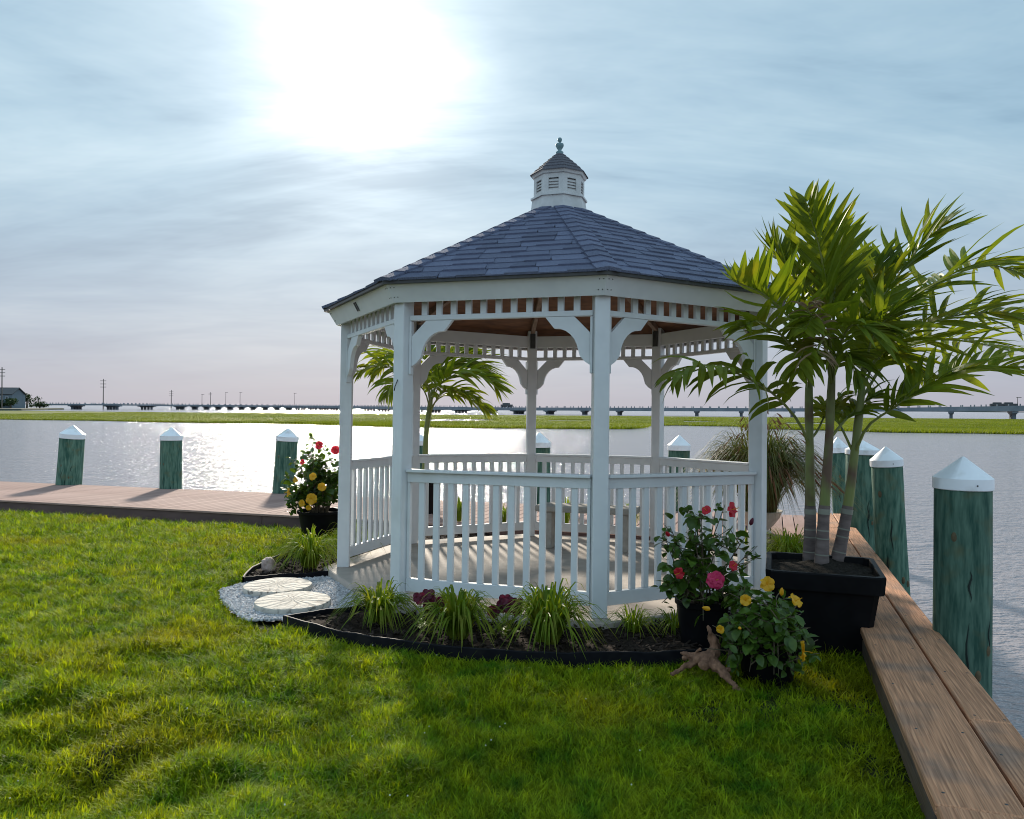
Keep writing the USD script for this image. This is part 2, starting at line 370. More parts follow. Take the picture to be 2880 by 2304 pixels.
# stepping stones: cast radial grooves
LOOK['stepping_stone'] = usdkit.material(stage, '/World/Looks/stepping_stone', {
    'tc': ('texture_coordinate', {}), 's': ('separate_xyz', {}), 'a': ('math', {'math_type': 'arctan2'}), 'n': ('noise_texture', {'scale': 9.0, 'detail': 4.0}),
    'm': ('math', {'math_type': 'multiply_add', 'value2': 15.0}), 'nn': ('math', {'math_type': 'multiply', 'value2': 16.0}), 'sn': ('math', {'math_type': 'sine'}),
    'r': ('rgb_ramp', {'ramp': [(.0, (.50, .465, .415)), (.80, (.45, .42, .37)), (.93, (.16, .14, .12)), (1.0, (.11, .10, .09))]}),
    'n2': ('noise_texture', {'scale': 22.0, 'detail': 4.0}), 'r2': ('map_range', {'from_min': .60, 'from_max': .70, 'clamp': True}), 'mx': ('mix_color', {'b': (.2, .18, .15)}),
    'n3': ('noise_texture', {'scale': 5.0, 'detail': 2.0}), 'r3': ('map_range', {'from_min': .38, 'from_max': .6, 'clamp': True}), 'my': ('mix_color', {'b': (.48, .45, .40)}),
    'b': ('bump', {'strength': .5, 'distance': .006, 'invert': True}), 'p': ('principled_bsdf', {'roughness': .8}),
}, [('tc.object', 's.vector'), ('s.y', 'a.value1'), ('s.x', 'a.value2'), ('a.value', 'm.value1'), ('tc.object', 'n.vector'), ('n.fac', 'nn.value1'), ('nn.value', 'm.value3'), ('m.value', 'sn.value1'),
    ('sn.value', 'r.fac'), ('tc.object', 'n2.vector'), ('n2.fac', 'r2.value'), ('tc.object', 'n3.vector'), ('n3.fac', 'r3.value'), ('r.color', 'my.a'), ('r3.result', 'my.fac'), ('my.result', 'mx.a'), ('r2.result', 'mx.fac'),
    ('mx.result', 'p.base_color'), ('sn.value', 'b.height'), ('b.normal', 'p.normal')], surface='p.BSDF')

# water: dark body, rippled mirror
LOOK['water'] = usdkit.material(stage, '/World/Looks/water', {
    'g': ('geometry', {}), 'm1': ('mapping', {'scale': (.55, 1.25, 1.0), 'rotation': (0, 0, .25)}), 'n1': ('noise_texture', {'scale': 1.0, 'detail': 3.0, 'roughness': .55, 'distortion': .6}),
    'm2': ('mapping', {'scale': (1.0, 1.7, 1.0), 'rotation': (0, 0, -.3)}), 'n2': ('noise_texture', {'scale': 4.2, 'detail': 3.0, 'roughness': .6}),
    'mx': ('mix_float', {'fac': .42}), 'b': ('bump', {'strength': 1.0, 'distance': .26}),
    'p': ('principled_bsdf', {'base_color': (.32, .30, .32), 'roughness': .12, 'ior': 1.333, 'specular_ior_level': .5}),
}, [('g.position', 'm1.vector'), ('m1.vector', 'n1.vector'), ('g.position', 'm2.vector'), ('m2.vector', 'n2.vector'), ('n1.fac', 'mx.a'), ('n2.fac', 'mx.b'), ('mx.result', 'b.height'), ('b.normal', 'p.normal')], surface='p.BSDF')

GC = np.array([0.4069, 7.1725, -0.066]); GR = 1.9228; A0 = 185.6
TX, TY = math.radians(-1.26), math.radians(0.28)
_c, _s = math.cos(TX), math.sin(TX)
RX = np.array([[1, 0, 0], [0, _c, -_s], [0, _s, _c]])
_c, _s = math.cos(TY), math.sin(TY)
RY = np.array([[_c, 0, _s], [0, 1, 0], [-_s, 0, _c]])
GM = np.eye(4); GM[:3, :3] = RY @ RX; GM[:3, 3] = GC

# ------------------------------------------------------------------ water, marsh, far shore
WZ = -1.1
v = np.array([[-4000, -60, WZ], [4000, -60, WZ], [4000, 6000, WZ], [-4000, 6000, WZ]], float)
obj('water', (v, np.array([[0, 1, 2, 3]])), 'water', kind='structure')


def on_water(px, py, dz=0.0):
    """The point of the water's plane (dz above it) that shows at a pixel of the photograph."""
    d = at(px, py, 1.0) - np.array([0, 0, CAMZ])
    t = (WZ + dz - CAMZ) / d[2]
    return d * t + np.array([0, 0, CAMZ])


def plan(pts, dz=0.0):
    return [tuple(on_water(*p, dz)[:2]) for p in pts]


near_edge = [(-420, 1176), (0, 1180), (150, 1182), (300, 1184), (460, 1188), (600, 1190), (760, 1191), (880, 1194), (1000, 1198), (1120, 1202), (1300, 1204), (1500, 1206), (1640, 1207), (1775, 1207), (1800, 1202), (1815, 1198),
             (1900, 1197), (2000, 1199), (2080, 1200), (2150, 1207), (2240, 1209), (2360, 1212), (2500, 1217), (2700, 1219), (2880, 1222), (3300, 1228)]
far_edge = [(3300, 1184), (2880, 1181), (2400, 1177), (2100, 1175), (1900, 1173), (1500, 1170), (1000, 1166), (700, 1163.5), (300, 1160), (0, 1157), (-420, 1154)]
marsh = Polygon(plan(near_edge) + plan(far_edge)).buffer(0)
channels = [
    [(1120, 1181), (1300, 1180), (1420, 1181), (1400, 1186), (1250, 1187), (1120, 1186)],
    [(1010, 1177), (1100, 1176.5), (1100, 1179.5), (1010, 1179.5)],
    [(1520, 1182), (1680, 1181), (1700, 1185), (1530, 1187)],
    [(1900, 1184), (2030, 1185), (2030, 1189), (1910, 1189)],
    [(2180, 1189), (2360, 1190), (2365, 1196), (2200, 1195)],
    [(1230, 1175), (1360, 1174.5), (1340, 1177.5), (1240, 1177.5)],
]
for c in channels:
    marsh = marsh.difference(Polygon(plan(c)).buffer(0))
base = marsh.buffer(1.0).buffer(-1.0)
parts = list(getattr(base, 'geoms', [base]))
mud = MB()
for g in parts:
    mud.tm(prism(g.simplify(.3), WZ - .4, WZ + .12))
obj('marsh', mud, 'marsh_mud', kind='structure')


def blades_mesh(rng, n, r, hmin, hmax, w, lean, segs=2, flat=0.0):
    """A tuft of bent blades. Faces: strips with a pointed tip."""
    mb = MB()
    for _ in range(n):
        a, q = rng.uniform(0, 2 * pi), r * math.sqrt(rng.uniform())
        b = np.array([q * math.cos(a), q * math.sin(a), 0])
        h = rng.uniform(hmin, hmax); ld = rng.uniform(0, 2 * pi); ln = rng.uniform(.15, 1) * lean * h
        d = np.array([math.cos(ld), math.sin(ld), 0]); s = np.array([-d[1], d[0], 0])
        t = np.linspace(0, 1, segs + 1)
        c = b + d * (ln * t ** 1.8)[:, None] + np.array([0, 0, 1]) * (h * (t - .25 * lean * t ** 3))[:, None]
        wd = w * rng.uniform(.7, 1.2) / 2 * (1 - t ** 1.6)[:, None]
        vv = np.vstack([c[:-1] - s * wd[:-1], c[:-1] + s * wd[:-1], c[-1:]])
        ff = []
        for k in range(segs - 1):
            ff += [[k, segs + k, segs + k + 1], [k, segs + k + 1, k + 1]]
        ff.append([segs - 1, 2 * segs - 1, 2 * segs])
        mb.add(vv, np.array(ff))
    return mb.get()


def instancer(name, protos, mat, pos, idx, quat_scale, kind='stuff', label=None, cat=None):
    path = numbered('/World/' + name)
    pi_ = UsdGeom.PointInstancer.Define(stage, path)
    rel = []
    for i, m in enumerate(protos):
        p = numbered(path + '/tuft' if 'grass' in name else path + '/piece')
        usdkit.mesh(stage, p, m, LOOK[mat]).CreateDoubleSidedAttr(True)
        rel.append(Sdf.Path(p))
    pi_.CreatePrototypesRel().SetTargets(rel)
    pi_.CreatePositionsAttr(Vt.Vec3fArray.FromNumpy(np.asarray(pos, np.float32)))
    pi_.CreateProtoIndicesAttr(Vt.IntArray.FromNumpy(np.asarray(idx, np.int32)))
    q, s = quat_scale
    pi_.CreateOrientationsAttr(Vt.QuathArray([Gf.Quath(float(a[0]), float(a[1]), float(a[2]), float(a[3])) for a in q]))
    pi_.CreateScalesAttr(Vt.Vec3fArray.FromNumpy(np.asarray(s, np.float32)))
    meta(pi_.GetPrim(), label, cat, None, kind)


def yawq(a, tilt=None, rng=None):
    a = np.asarray(a)
    return np.stack([np.cos(a / 2), 0 * a, 0 * a, np.sin(a / 2)], 1)


rng = np.random.default_rng(5)
xs, ys, sc = [], [], []
x0, y0, x1, y1 = marsh.bounds
cand = np.stack([rng.uniform(-115, 190, 90000), 70 + 230 * rng.uniform(0, 1, 90000) ** 1.7], 1)
import shapely
ok = shapely.contains_xy(marsh, cand[:, 0], cand[:, 1]) & (np.abs(cand[:, 0]) < .78 * cand[:, 1] + 5)
cand = cand[ok]
keep = rng.uniform(size=len(cand)) < np.clip(95 / cand[:, 1], 0, 1) ** 1.2
cand = cand[keep]
edge_pts = np.array([np.array(marsh.boundary.interpolate(s).coords[0]) for s in np.arange(0, marsh.boundary.length, .45)])
edge_pts = edge_pts[(np.abs(edge_pts[:, 0]) < .78 * edge_pts[:, 1] + 5) & (edge_pts[:, 1] < 260)]
cand = np.vstack([cand, edge_pts + rng.normal(0, .25, edge_pts.shape)])
protos = [blades_mesh(rng, 34, .75, .35, .8, .07, .5) for _ in range(4)]
hh = (.34 + .30 * np.clip((125 - cand[:, 1]) / 40, 0, 1)) * (.7 + .6 * meshkit.fbm(np.stack([cand[:, 0] * .06, cand[:, 1] * .03, 0 * cand[:, 0]], -1), 3, 3))
instancer('marsh_grass', protos, 'marsh_blade', np.column_stack([cand, np.full(len(cand), WZ + .05)]), rng.integers(0, 4, len(cand)),
          (yawq(rng.uniform(0, 2 * pi, len(cand))), np.stack([1.2 + 0 * hh, 1.2 + 0 * hh, hh], 1)))

# far shore at the left and a thin line of land on the horizon
lp = Polygon(plan([(-500, 1156), (60, 1154.5), (135, 1153.0), (180, 1152.4), (178, 1151.2), (120, 1150), (-500, 1149)])).buffer(0)
obj('far_shore', prism(lp, WZ - .3, WZ + .55), 'far_land', kind='structure')
rng = np.random.default_rng(8)
mb = MB(); n = 260
X = np.linspace(-2600, 2600, n); Y = 3300 + 200 * np.sin(X * .0011)
top = WZ + 2.0 + 3.2 * meshkit.fbm(np.stack([X * .012, 0 * X, 0 * X], -1), 4, 2)
vv = np.vstack([np.stack([X, Y, 0 * X + WZ - 1], 1), np.stack([X, Y, top], 1), np.stack([X, Y + 60, top], 1), np.stack([X, Y + 60, 0 * X + WZ - 1], 1)])
ff = [[k * n + i, k * n + i + 1, (k + 1) * n + i + 1, (k + 1) * n + i] for k in range(3) for i in range(n - 1)]
obj('distant_shore', (vv, np.array(ff)), 'far_land', kind='structure')

# ------------------------------------------------------------------ lawn, bulkhead, dock
CAP_H = 0.20
U0, U1, V_FRONT, V_BACK = 0.49, 0.92, 8.87, 11.62
nu, nv = 240, 190
uu = np.concatenate([np.linspace(-34, -8, 60, endpoint=False), np.linspace(-8, .53, nu)])
vg = np.concatenate([np.linspace(-14, .5, 40, endpoint=False), np.linspace(.5, V_FRONT + .012, nv)])
Ug, Vg = np.meshgrid(uu, vg, indexing='ij')
Xg, Yg = uv2xy(Ug, Vg)
Zg = lawn_z(Xg, Yg)
dist = np.hypot(Xg - GC[0], Yg - GC[1])
Zg = np.where(dist < 2.66, ground(Xg, Yg) - .03, Zg)
Zg = np.where(Vg < .3, np.minimum(Zg, 0), Zg)
a, b = Ug.shape
idx = np.arange(a * b).reshape(a, b)
f = np.stack([idx[:-1, :-1], idx[1:, :-1], idx[1:, 1:], idx[:-1, 1:]], -1).reshape(-1, 4)
obj('lawn', (np.stack([Xg, Yg, Zg], -1).reshape(-1, 3), f), 'lawn_soil', kind='structure', smooth=True)


def slab_uv(u0, u1, v0, v1, h0, h1, bev=.004):
    """A board between u0..u1, v0..v1 (bulkhead frame) whose faces lie h0 and h1 above the sloping ground: (local mesh, centre, frame)."""
    uc, vc = (u0 + u1) / 2, (v0 + v1) / 2
    x, y = uv2xy(uc, vc)
    m = trimesh.Trimesh(*box((u1 - u0, v1 - v0, h1 - h0), bev), process=False)
    R = np.eye(4); R[:3, 0] = [E1[0], E1[1], -SLOPE * E1[1]]; R[:3, 1] = [E2[0], E2[1], -SLOPE * E2[1]]
    R[:3, 0] /= np.linalg.norm(R[:3, 0]); R[:3, 1] /= np.linalg.norm(R[:3, 1]); R[:3, 2] = np.cross(R[:3, 0], R[:3, 1])
    R[:3, 3] = [x, y, ground(x, y) + (h0 + h1) / 2]
    return m, R


def board(name, parent, u0, u1, v0, v1, h0, h1, mat, bev=.004, rel=None):
    m, R = slab_uv(u0, u1, v0, v1, h0, h1, bev)
    p = obj(name, m, mat, parent)
    UsdGeom.Xformable(stage.GetPrimAtPath(p)).AddTransformOp().Set(Gf.Matrix4d(*[float(q) for q in R.T.ravel()]))
    return p


bulk = thing('bulkhead', 'low timber bulkhead with two weathered cap boards between lawn and water', 'bulkhead')
capb = []
cuts_in = [-6, -3.4, 2.75, 6.1, 9.95, 11.62]
for i in range(len(cuts_in) - 1):
    bp_ = board('cap_board', bulk, U0, U0 + .262, cuts_in[i] + .006, cuts_in[i + 1] - .006, CAP_H - .042 + (.004 if i == 1 else 0), CAP_H + (.004 if i == 1 else 0), 'cap_board', .006)
    capb.append((bp_, .262, cuts_in[i + 1] - cuts_in[i] - .012, .042))
def board_screws(bp, w, L, h):
    sc_ = MB(); rg_ = np.random.default_rng(int(L * 100))
    for v_ in np.arange(-L / 2 + .05, L / 2, .61):
        for u_ in (-w * .33, w * .33):
            sc_.tm(trimesh.creation.icosphere(1, .006).apply_scale([1, 1, .3]).apply_translation([u_ + rg_.normal(0, .006), v_ + rg_.normal(0, .02), h / 2]))
    obj('screws', sc_, 'dark_metal', bp)


cuts_out = [-6, -1.1, 3.62, 7.7, 11.62]
for i in range(len(cuts_out) - 1):
    bp_ = board('cap_board', bulk, U0 + .276, U1, cuts_out[i] + .004, cuts_out[i + 1] - .004, CAP_H - .045, CAP_H - .003, 'cap_board', .006)
    capb.append((bp_, U1 - U0 - .276, cuts_out[i + 1] - cuts_out[i] - .008, .042))
for q_ in capb: board_screws(*q_)
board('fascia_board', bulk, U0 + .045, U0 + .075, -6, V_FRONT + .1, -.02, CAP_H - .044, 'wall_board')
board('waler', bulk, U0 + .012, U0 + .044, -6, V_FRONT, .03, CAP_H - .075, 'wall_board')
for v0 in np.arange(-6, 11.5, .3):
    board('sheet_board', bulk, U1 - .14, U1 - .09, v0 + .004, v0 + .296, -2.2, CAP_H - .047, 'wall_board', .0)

dock = thing('dock', kind='structure')
DH = .15
for u0 in np.arange(-19.2, .92, .143):
    board('plank', dock, u0, u0 + .132, V_FRONT + .152, V_BACK, DH - .026, DH, 'dock_plank', .003)
for u0, u1 in ((-19.2, -14.1), (-14.1, -9.2), (-9.2, -5.9), (-5.9, -1.2), (-1.2, .49)):
    board('edge_plank', dock, u0 + .002, u1 - .002, V_FRONT, V_FRONT + .144, DH - .026, DH + .001, 'dock_plank', .003)
for u0, u1 in ((-19.2, -12.3), (-12.3, -6.6), (-6.6, -1.6), (-1.6, .5)):
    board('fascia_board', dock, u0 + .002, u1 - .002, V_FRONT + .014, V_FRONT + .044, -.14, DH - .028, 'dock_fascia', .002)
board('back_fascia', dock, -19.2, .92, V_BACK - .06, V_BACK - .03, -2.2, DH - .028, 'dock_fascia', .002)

# ------------------------------------------------------------------ pilings


def piling(px_base, py_base, Y, r, apex, capb, label, lean=None, group='round timber pilings with white pointed caps'):
    """apex, capb: picture heights of the cap's tip and lower rim; px_base: axis at py_base."""
    b = at(px_base, py_base, Y); t = at(apex[0], apex[1], Y); c = at((apex[0] * .9 + px_base * .1) if False else apex[0], capb, Y)
    rr = random.Random(int(px_base))
    d = (c - b); d /= np.linalg.norm(d)
    foot = b - d * (b[2] - (WZ - .6)) / d[2]
    L = np.linalg.norm(c - foot)
    p = thing('piling', label, 'piling', tuple(foot), group=None)
    side = np.array([rr.uniform(-.01, .01), rr.uniform(-.01, .01), 0])
    s = np.linspace(0, 1, 14)
    axis = d * (L * s)[:, None] + side * np.sin(s * pi)[:, None] * 2
    sides = 28
    vv, ff = tube(axis, r * (1.06 - .07 * s), sides)
    n = meshkit.fbm(np.column_stack([np.arctan2(vv[:, 1] - axis[0, 1], vv[:, 0]) * 3, 0 * vv[:, 0], vv[:, 2] * .5]) + px_base, 3, 4) - .5
    vv[:, :2] += (vv[:, :2] - np.interp(vv[:, 2], axis[:, 2], axis[:, 0])[:, None] * [1, 0] - np.interp(vv[:, 2], axis[:, 2], axis[:, 1])[:, None] * [0, 1]) * (.09 * n)[:, None]
    obj('shaft', (vv, ff), 'piling_wood', p, smooth=50)
    ck = MB()
    for q_ in range(3):
        a0_ = -pi / 2 + rr.uniform(-.8, .8); z0_ = L * (1 - rr.uniform(.05, .35)); ln_ = rr.uniform(.15, .5)
        pts_ = []
        for t_ in np.linspace(0, 1, 9):
            hh_ = max(z0_ - ln_ * t_, .1); aa_ = a0_ + .05 * math.sin(9 * t_ + q_)
            ax_ = np.array([np.interp(hh_, L * s, axis[:, k_]) for k_ in range(3)])
            pts_.append(ax_ + r * (1.06 - .07 * hh_ / L) * .995 * np.array([math.cos(aa_), math.sin(aa_), 0]))
        ck.add(*tube(pts_, [.0005, .003, .005, .006, .006, .005, .004, .002, .0005], 5))
    obj('cracks', ck, 'crack', p)
    kn = MB()
    for q_ in range(3):
        a0_ = -pi / 2 + rr.uniform(-1.0, 1.0); hh_ = L * (1 - rr.uniform(.08, .45)); ax_ = np.array([np.interp(hh_, L * s, axis[:, k_]) for k_ in range(3)])
        kn.tm(trimesh.creation.icosphere(2, .022).apply_scale([.9, .9, 1.7]).apply_translation(ax_ + r * (1.06 - .07 * hh_ / L) * .93 * np.array([math.cos(a0_), math.sin(a0_), 0])))
    obj('knots', kn, 'knot', p, smooth=True)
    H = np.linalg.norm(t - c); sk = H * .33; R = r * 1.045
    top = axis[-1]
    pr = [(R * .98, -.004), (R, 0), (R, sk), (R * .93, sk + H * .05), (R * .06, H * .985), (0.001, H)]
    cv, cf = lathe(pr, 32)
    z = d; x = np.cross([0, 1, 0], z); x /= np.linalg.norm(x); y = np.cross(z, x)
    cv = cv @ np.stack([x, y, z]) + top
    cp = obj('cap', (cv, cf), 'piling_cap', p, smooth=32)
    if Y < 8:
        sp = MB()
        for a in (-1.62, .4, 2.4):
            q = top + R * (math.cos(a) * x + math.sin(a) * y) + d * sk * .45
            sp.tm(trimesh.creation.icosphere(1, .005).apply_translation(q))
        obj('screw', sp, 'dark_metal', cp)
    return p


piling(2704, 1800, 4.55, .152, (2708, 1284), 1373, 'nearest thick green piling beyond the bulkhead at the right')
piling(2513, 1600, 7.3, .138, (2494, 1256), 1310, 'slimmer leaning green piling next beyond the nearest one')
piling(2424, 1500, 9.4, .190, (2426, 1239), 1277, 'broad pale green piling just behind the potted palm trunks')
piling(2368, 1420, 13.3, .150, (2358, 1229), 1272, 'farthest of the pilings in the row along the bulkhead')
piling(191, 1363, 15.2, .222, (203, 1196), 1232.5, 'leftmost leaning piling at the back of the dock')
piling(480, 1374, 14.5, .190, (482, 1201), 1238, 'upright piling in the middle of the left three')
piling(798, 1384, 13.75, .186, (808, 1204), 1240, 'piling beside the flowering bush left of the gazebo')
piling(1178, 1400, 12.9, .165, (1176, 1216), 1252, 'piling hidden behind the front left gazebo post')
piling(1517, 1400, 12.2, .170, (1517, 1216), 1258, 'piling showing white cap right of the rear middle gazebo post')
piling(1908, 1400, 11.45, .160, (1910, 1224), 1266, 'piling by the ornamental grass seen through the gazebo')

# ------------------------------------------------------------------ bridge, poles, house, trees far away
br = thing('bridge', 'long low concrete road bridge on many piers across the bay', 'bridge', group=None)
line = [(120, 372), (300, 366), (510, 430), (800, 470), (1000, 420), (1180, 365), (1297, 338), (1550, 308), (1743, 300), (2228, 282), (2523, 272), (2700, 262), (2950, 252), (3400, 232)]
tops = [1134, 1135, 1137, 1139, 1141, 1142.5, 1143.3, 1144.5, 1145, 1146, 1144.8, 1142, 1137, 1128]
bots = [1140, 1140.5, 1143, 1146, 1149, 1152.5, 1153.5, 1155, 1156, 1158, 1158, 1157.5, 1156, 1152]


def brpt(px, lst):
    return np.interp(px, [l[0] for l in line], lst)


def bridge_at(px):
    Y = brpt(px, [l[1] for l in line]); hy = HY
    t, bb = at(px, brpt(px, tops), Y), at(px, brpt(px, bots), Y)
    return t, bb


PX = np.concatenate([np.arange(120, 3400, 40), [3400]])
cl = [bridge_at(p) for p in PX]
T = np.array([c[0] for c in cl]); B = np.array([c[1] for c in cl])
tan = np.gradient(T[:, :2], axis=0); tan /= np.linalg.norm(tan, axis=1, keepdims=True); nrm = np.stack([-tan[:, 1], tan[:, 0]], 1)
rail_h = np.minimum(.9, (T[:, 2] - B[:, 2]) * .4)
HWID = 5.0


def ribbon(offs0, offs1, z0, z1):
    n = len(T)
    q = []
    for o, z in ((offs0, z0), (offs1, z0), (offs1, z1), (offs0, z1)):
        q.append(np.column_stack([T[:, :2] + nrm * o, z]))
    vv = np.vstack(q)
    ff = [[k * n + i, k * n + i + 1, ((k + 1) % 4) * n + i + 1, ((k + 1) % 4) * n + i] for k in range(4) for i in range(n - 1)]
    return vv, np.array(ff)


road_z = T[:, 2] - rail_h
obj('deck', ribbon(-HWID, HWID, B[:, 2], road_z), 'hazed_bridge_concrete', br)
for o in (-HWID + .2, HWID - .2):
    obj('parapet', ribbon(o - .15, o + .15, road_z - .02, T[:, 2] - .3), 'hazed_bridge_concrete', br)
    rp = MB()
    seglen = np.concatenate([[0], np.cumsum(np.linalg.norm(np.diff(T[:, :2], axis=0), axis=1))])
    for s in np.arange(0, seglen[-1], 3.2):
        p = np.array([np.interp(s, seglen, T[:, k]) for k in range(3)]); m_ = np.array([np.interp(s, seglen, nrm[:, k]) for k in range(2)])
        rp.box([p[0] + m_[0] * o, p[1] + m_[1] * o, p[2] - .05], (.3, .3, .7))
    obj('railing_posts', rp, 'hazed_bridge_concrete', br, kind='stuff')
pier_px = [215, 317, 413, 507] + list(range(548, 1010, 33)) + [1040, 1080, 1125, 1172, 1222, 1297, 1377, 1459, 1547, 1645, 1743, 1850, 1960, 2085, 2228, 2375, 2523, 2675, 2848, 3040]
for px in pier_px:
    t, bb = bridge_at(px)
    i = int(np.argmin(np.abs(PX - px))); tt, nn = tan[i], nrm[i]
    ang = math.atan2(nn[1], nn[0])
    m = MB(); h = bb[2] - WZ
    q = min(1.0, h / 3.4)
    m.box([bb[0], bb[1], bb[2] - .42 * q], (9.4, 1.7, .84 * q - .002), ang)
    m.box([bb[0], bb[1], bb[2] - 1.05 * q], (6.6, 1.5, .45 * q), ang)
    for k in (-2.6, -.9, .9, 2.6):
        m.box([bb[0] + nn[0] * k, bb[1] + nn[1] * k, (bb[2] - 1.2 * q + WZ - 1) / 2], (.75, 1.0, bb[2] - 1.2 * q - WZ + 1), ang)
    obj('pier', m, 'hazed_bridge_concrete', br)


def pole(px, top, base_y, Y, arms, label, name='utility_pole', cat='utility pole', r=.22, base_z=WZ - .3):
    t = at(px, top, Y); h = t[2] - base_z
    p = thing(name, label, cat, (t[0], t[1], base_z))
    obj('shaft', tube([(0, 0, 0), (0, 0, h)], [r * 1.2, r * .8], 8), 'pole_wood', p)
    for dz, wd in arms:
        obj('crossarm', trimesh.Trimesh(*box((wd, .22, .22))).apply_translation([0, -.2, h - dz]), 'pole_wood', p)
    return p


pole(6, 1033, 1150, 306, [(.9, 2.6), (2.2, 2.6), (3.5, 2.6)], 'tall utility pole rising behind the grey house at far left')
pole(291, 1066, 1150, 400, [(1.0, 3.0), (2.6, 3.0), (4.2, 3.0)], 'tall utility pole over the left part of the bridge')
pole(482, 1097, 1150, 640, [(1.0, 3.4), (2.8, 3.4), (4.6, 3.4)], 'shorter looking utility pole at the second bend of the bridge', r=.32)
pole(592, 1103, 1145, 760, [(1.0, 3.4), (2.8, 3.4)], 'small distant utility pole just left of the lamp posts', r=.32)
for k, (px, tp) in enumerate([(568, 1109), (635, 1104), (675, 1104), (828, 1106), (2145, 1127), (2862, 1118)]):
    t, bb = bridge_at(px); tt = at(px, tp, t[1])
    q = thing('street_lamp', ['leftmost thin lamp post on the far bridge near the utility poles', 'second thin lamp post from the left on the far bridge', 'third thin lamp post from the left on the far bridge', 'thin lamp post on the bridge above the left flowering bush', 'thin lamp post on the bridge behind the right gazebo post', 'thin lamp post on the bridge at the right picture edge'][k], 'street lamp', (t[0], t[1], t[2] - .9), group=None)
    h = tt[2] - t[2] + .9
    obj('post', tube([(0, 0, 0), (0, 0, h)], [.12, .09], 6), 'pole_wood', q)
    obj('lamp_head', trimesh.Trimesh(*box((1.6, .3, .2))).apply_translation([.4, 0, h]), 'pole_wood', q)


def vehicle(px, label, L, H, cat='truck'):
    t, bb = bridge_at(px); i = int(np.argmin(np.abs(PX - px))); ang = math.atan2(tan[i][1], tan[i][0])
    rz = np.interp(px, PX, road_z)
    p = thing('vehicle', label, cat, (t[0], t[1], rz), ang)
    obj('body', MB().box((0, 0, .45 + .32 * H), (L, 1.9, .62 * H), bev=.1).box((-.05 * L, 0, .45 + .78 * H), (L * .55, 1.7, .40 * H), bev=.12), 'car_paint', p)
    for sx in (-.32, .32):
        for sy in (-.9, .9):
            obj('wheel', trimesh.creation.cylinder(.36, .25, sections=14, transform=trimesh.transformations.rotation_matrix(pi / 2, [1, 0, 0])).apply_translation([sx * L, sy, .36]), 'tyre', p)


vehicle(1425, 'dark car crossing the middle of the bridge', 5.2, 1.7, 'car')
vehicle(2806, 'dark car on the near right end of the bridge', 4.6, 1.35, 'car')
vehicle(2838, 'second dark car close behind on the right bridge end', 4.6, 1.3, 'car')

# house and greenery on the far left shore
LZ = WZ + .55
hY = 330.0
hp = at(8, 1148, hY)
h = thing('house', 'grey blue house with dark gabled roof on the far shore', 'house', (hp[0], hp[1], LZ))
obj('wall', MB().box((0, 0, 2.9), (13.4, 9, 5.8)).tm(prism([(-4.5, 0), (4.5, 0), (0, 2.6)], -6.5, 6.5).apply_transform(trimesh.transformations.euler_matrix(pi / 2, 0, pi / 2)).apply_translation([0, 0, 5.8])), 'house_siding', h)
rf = MB()
for s in (-1, 1):
    R = trimesh.transformations.rotation_matrix(s * -math.atan2(2.6, 4.5), [1, 0, 0])[:3, :3]
    rf.box((0, s * 2.35, 7.28), (14.2, 5.7, .25), R=R)
rp = obj('roof', rf, 'house_roof', h)
obj('chimney', trimesh.Trimesh(*box((1.2, 1.2, 2.2))).apply_translation([-2.5, .3, 9.0]), 'house_siding', rp)
for wx in (-4.6, -1.6, 1.6, 4.6):
    for wz in (1.7, 4.3):
        w = obj('window', MB().box((wx, -4.52, wz), (1.1, .06, 1.5)), 'white_paint', h)
        obj('pane', MB().box((wx, -4.56, wz), (.9, .04, 1.3)), 'window_glass', w)


def far_tree(px, base_py, top_py, wpx, Y, label, name='tree', cat='tree', seed=1):
    rg = np.random.default_rng(seed)
    t = at(px, top_py, Y); hgt = t[2] - LZ; wid = wpx * Y / FOC
    p = thing(name, label, cat, (t[0], t[1], LZ))
    obj('trunk', tube([(0, 0, -.3), (0, 0, hgt * .35), (.05 * wid, 0, hgt * .8)], [.06 * wid, .045 * wid, .01 * wid], 7), 'bark', p)
    mb = MB(); nn = 620
    cl = [(rg.normal(0, .22) * wid, rg.normal(0, .22) * wid, hgt * rg.uniform(.25, .86)) for _ in range(14)]
    for _ in range(nn):
        c = cl[rg.integers(len(cl))]; zz = c[2] / hgt
        q = np.array(c) + rg.normal(0, .11, 3) * np.array([wid, wid, hgt * .7])
        if q[2] < hgt * .06: continue
        s = wid * .06 * rg.uniform(.6, 1.3); a, bb = rg.normal(size=3), rg.normal(size=3)
        a /= np.linalg.norm(a); bb -= a * (a @ bb); bb /= np.linalg.norm(bb)
        mb.add(np.array([q - a * s, q + bb * s * .6, q + a * s, q - bb * s * .6]), np.array([[0, 1, 2, 3]]))
    obj('crown', mb, 'tree_leaf', p)


far_tree(76, 1150, 1100, 42, 345, 'round dark tree beside the grey house on the far shore', seed=3)
far_tree(30, 1150, 1120, 44, 322, 'dark bush in front of the grey house', 'bush', 'bush', seed=4)
far_tree(2, 1150, 1122, 40, 322, 'dark bush at the left edge below the grey house', 'bush', 'bush', seed=5)
far_tree(112, 1150, 1130, 40, 350, 'low bush at the right end of the far shore', 'bush', 'bush', seed=6)

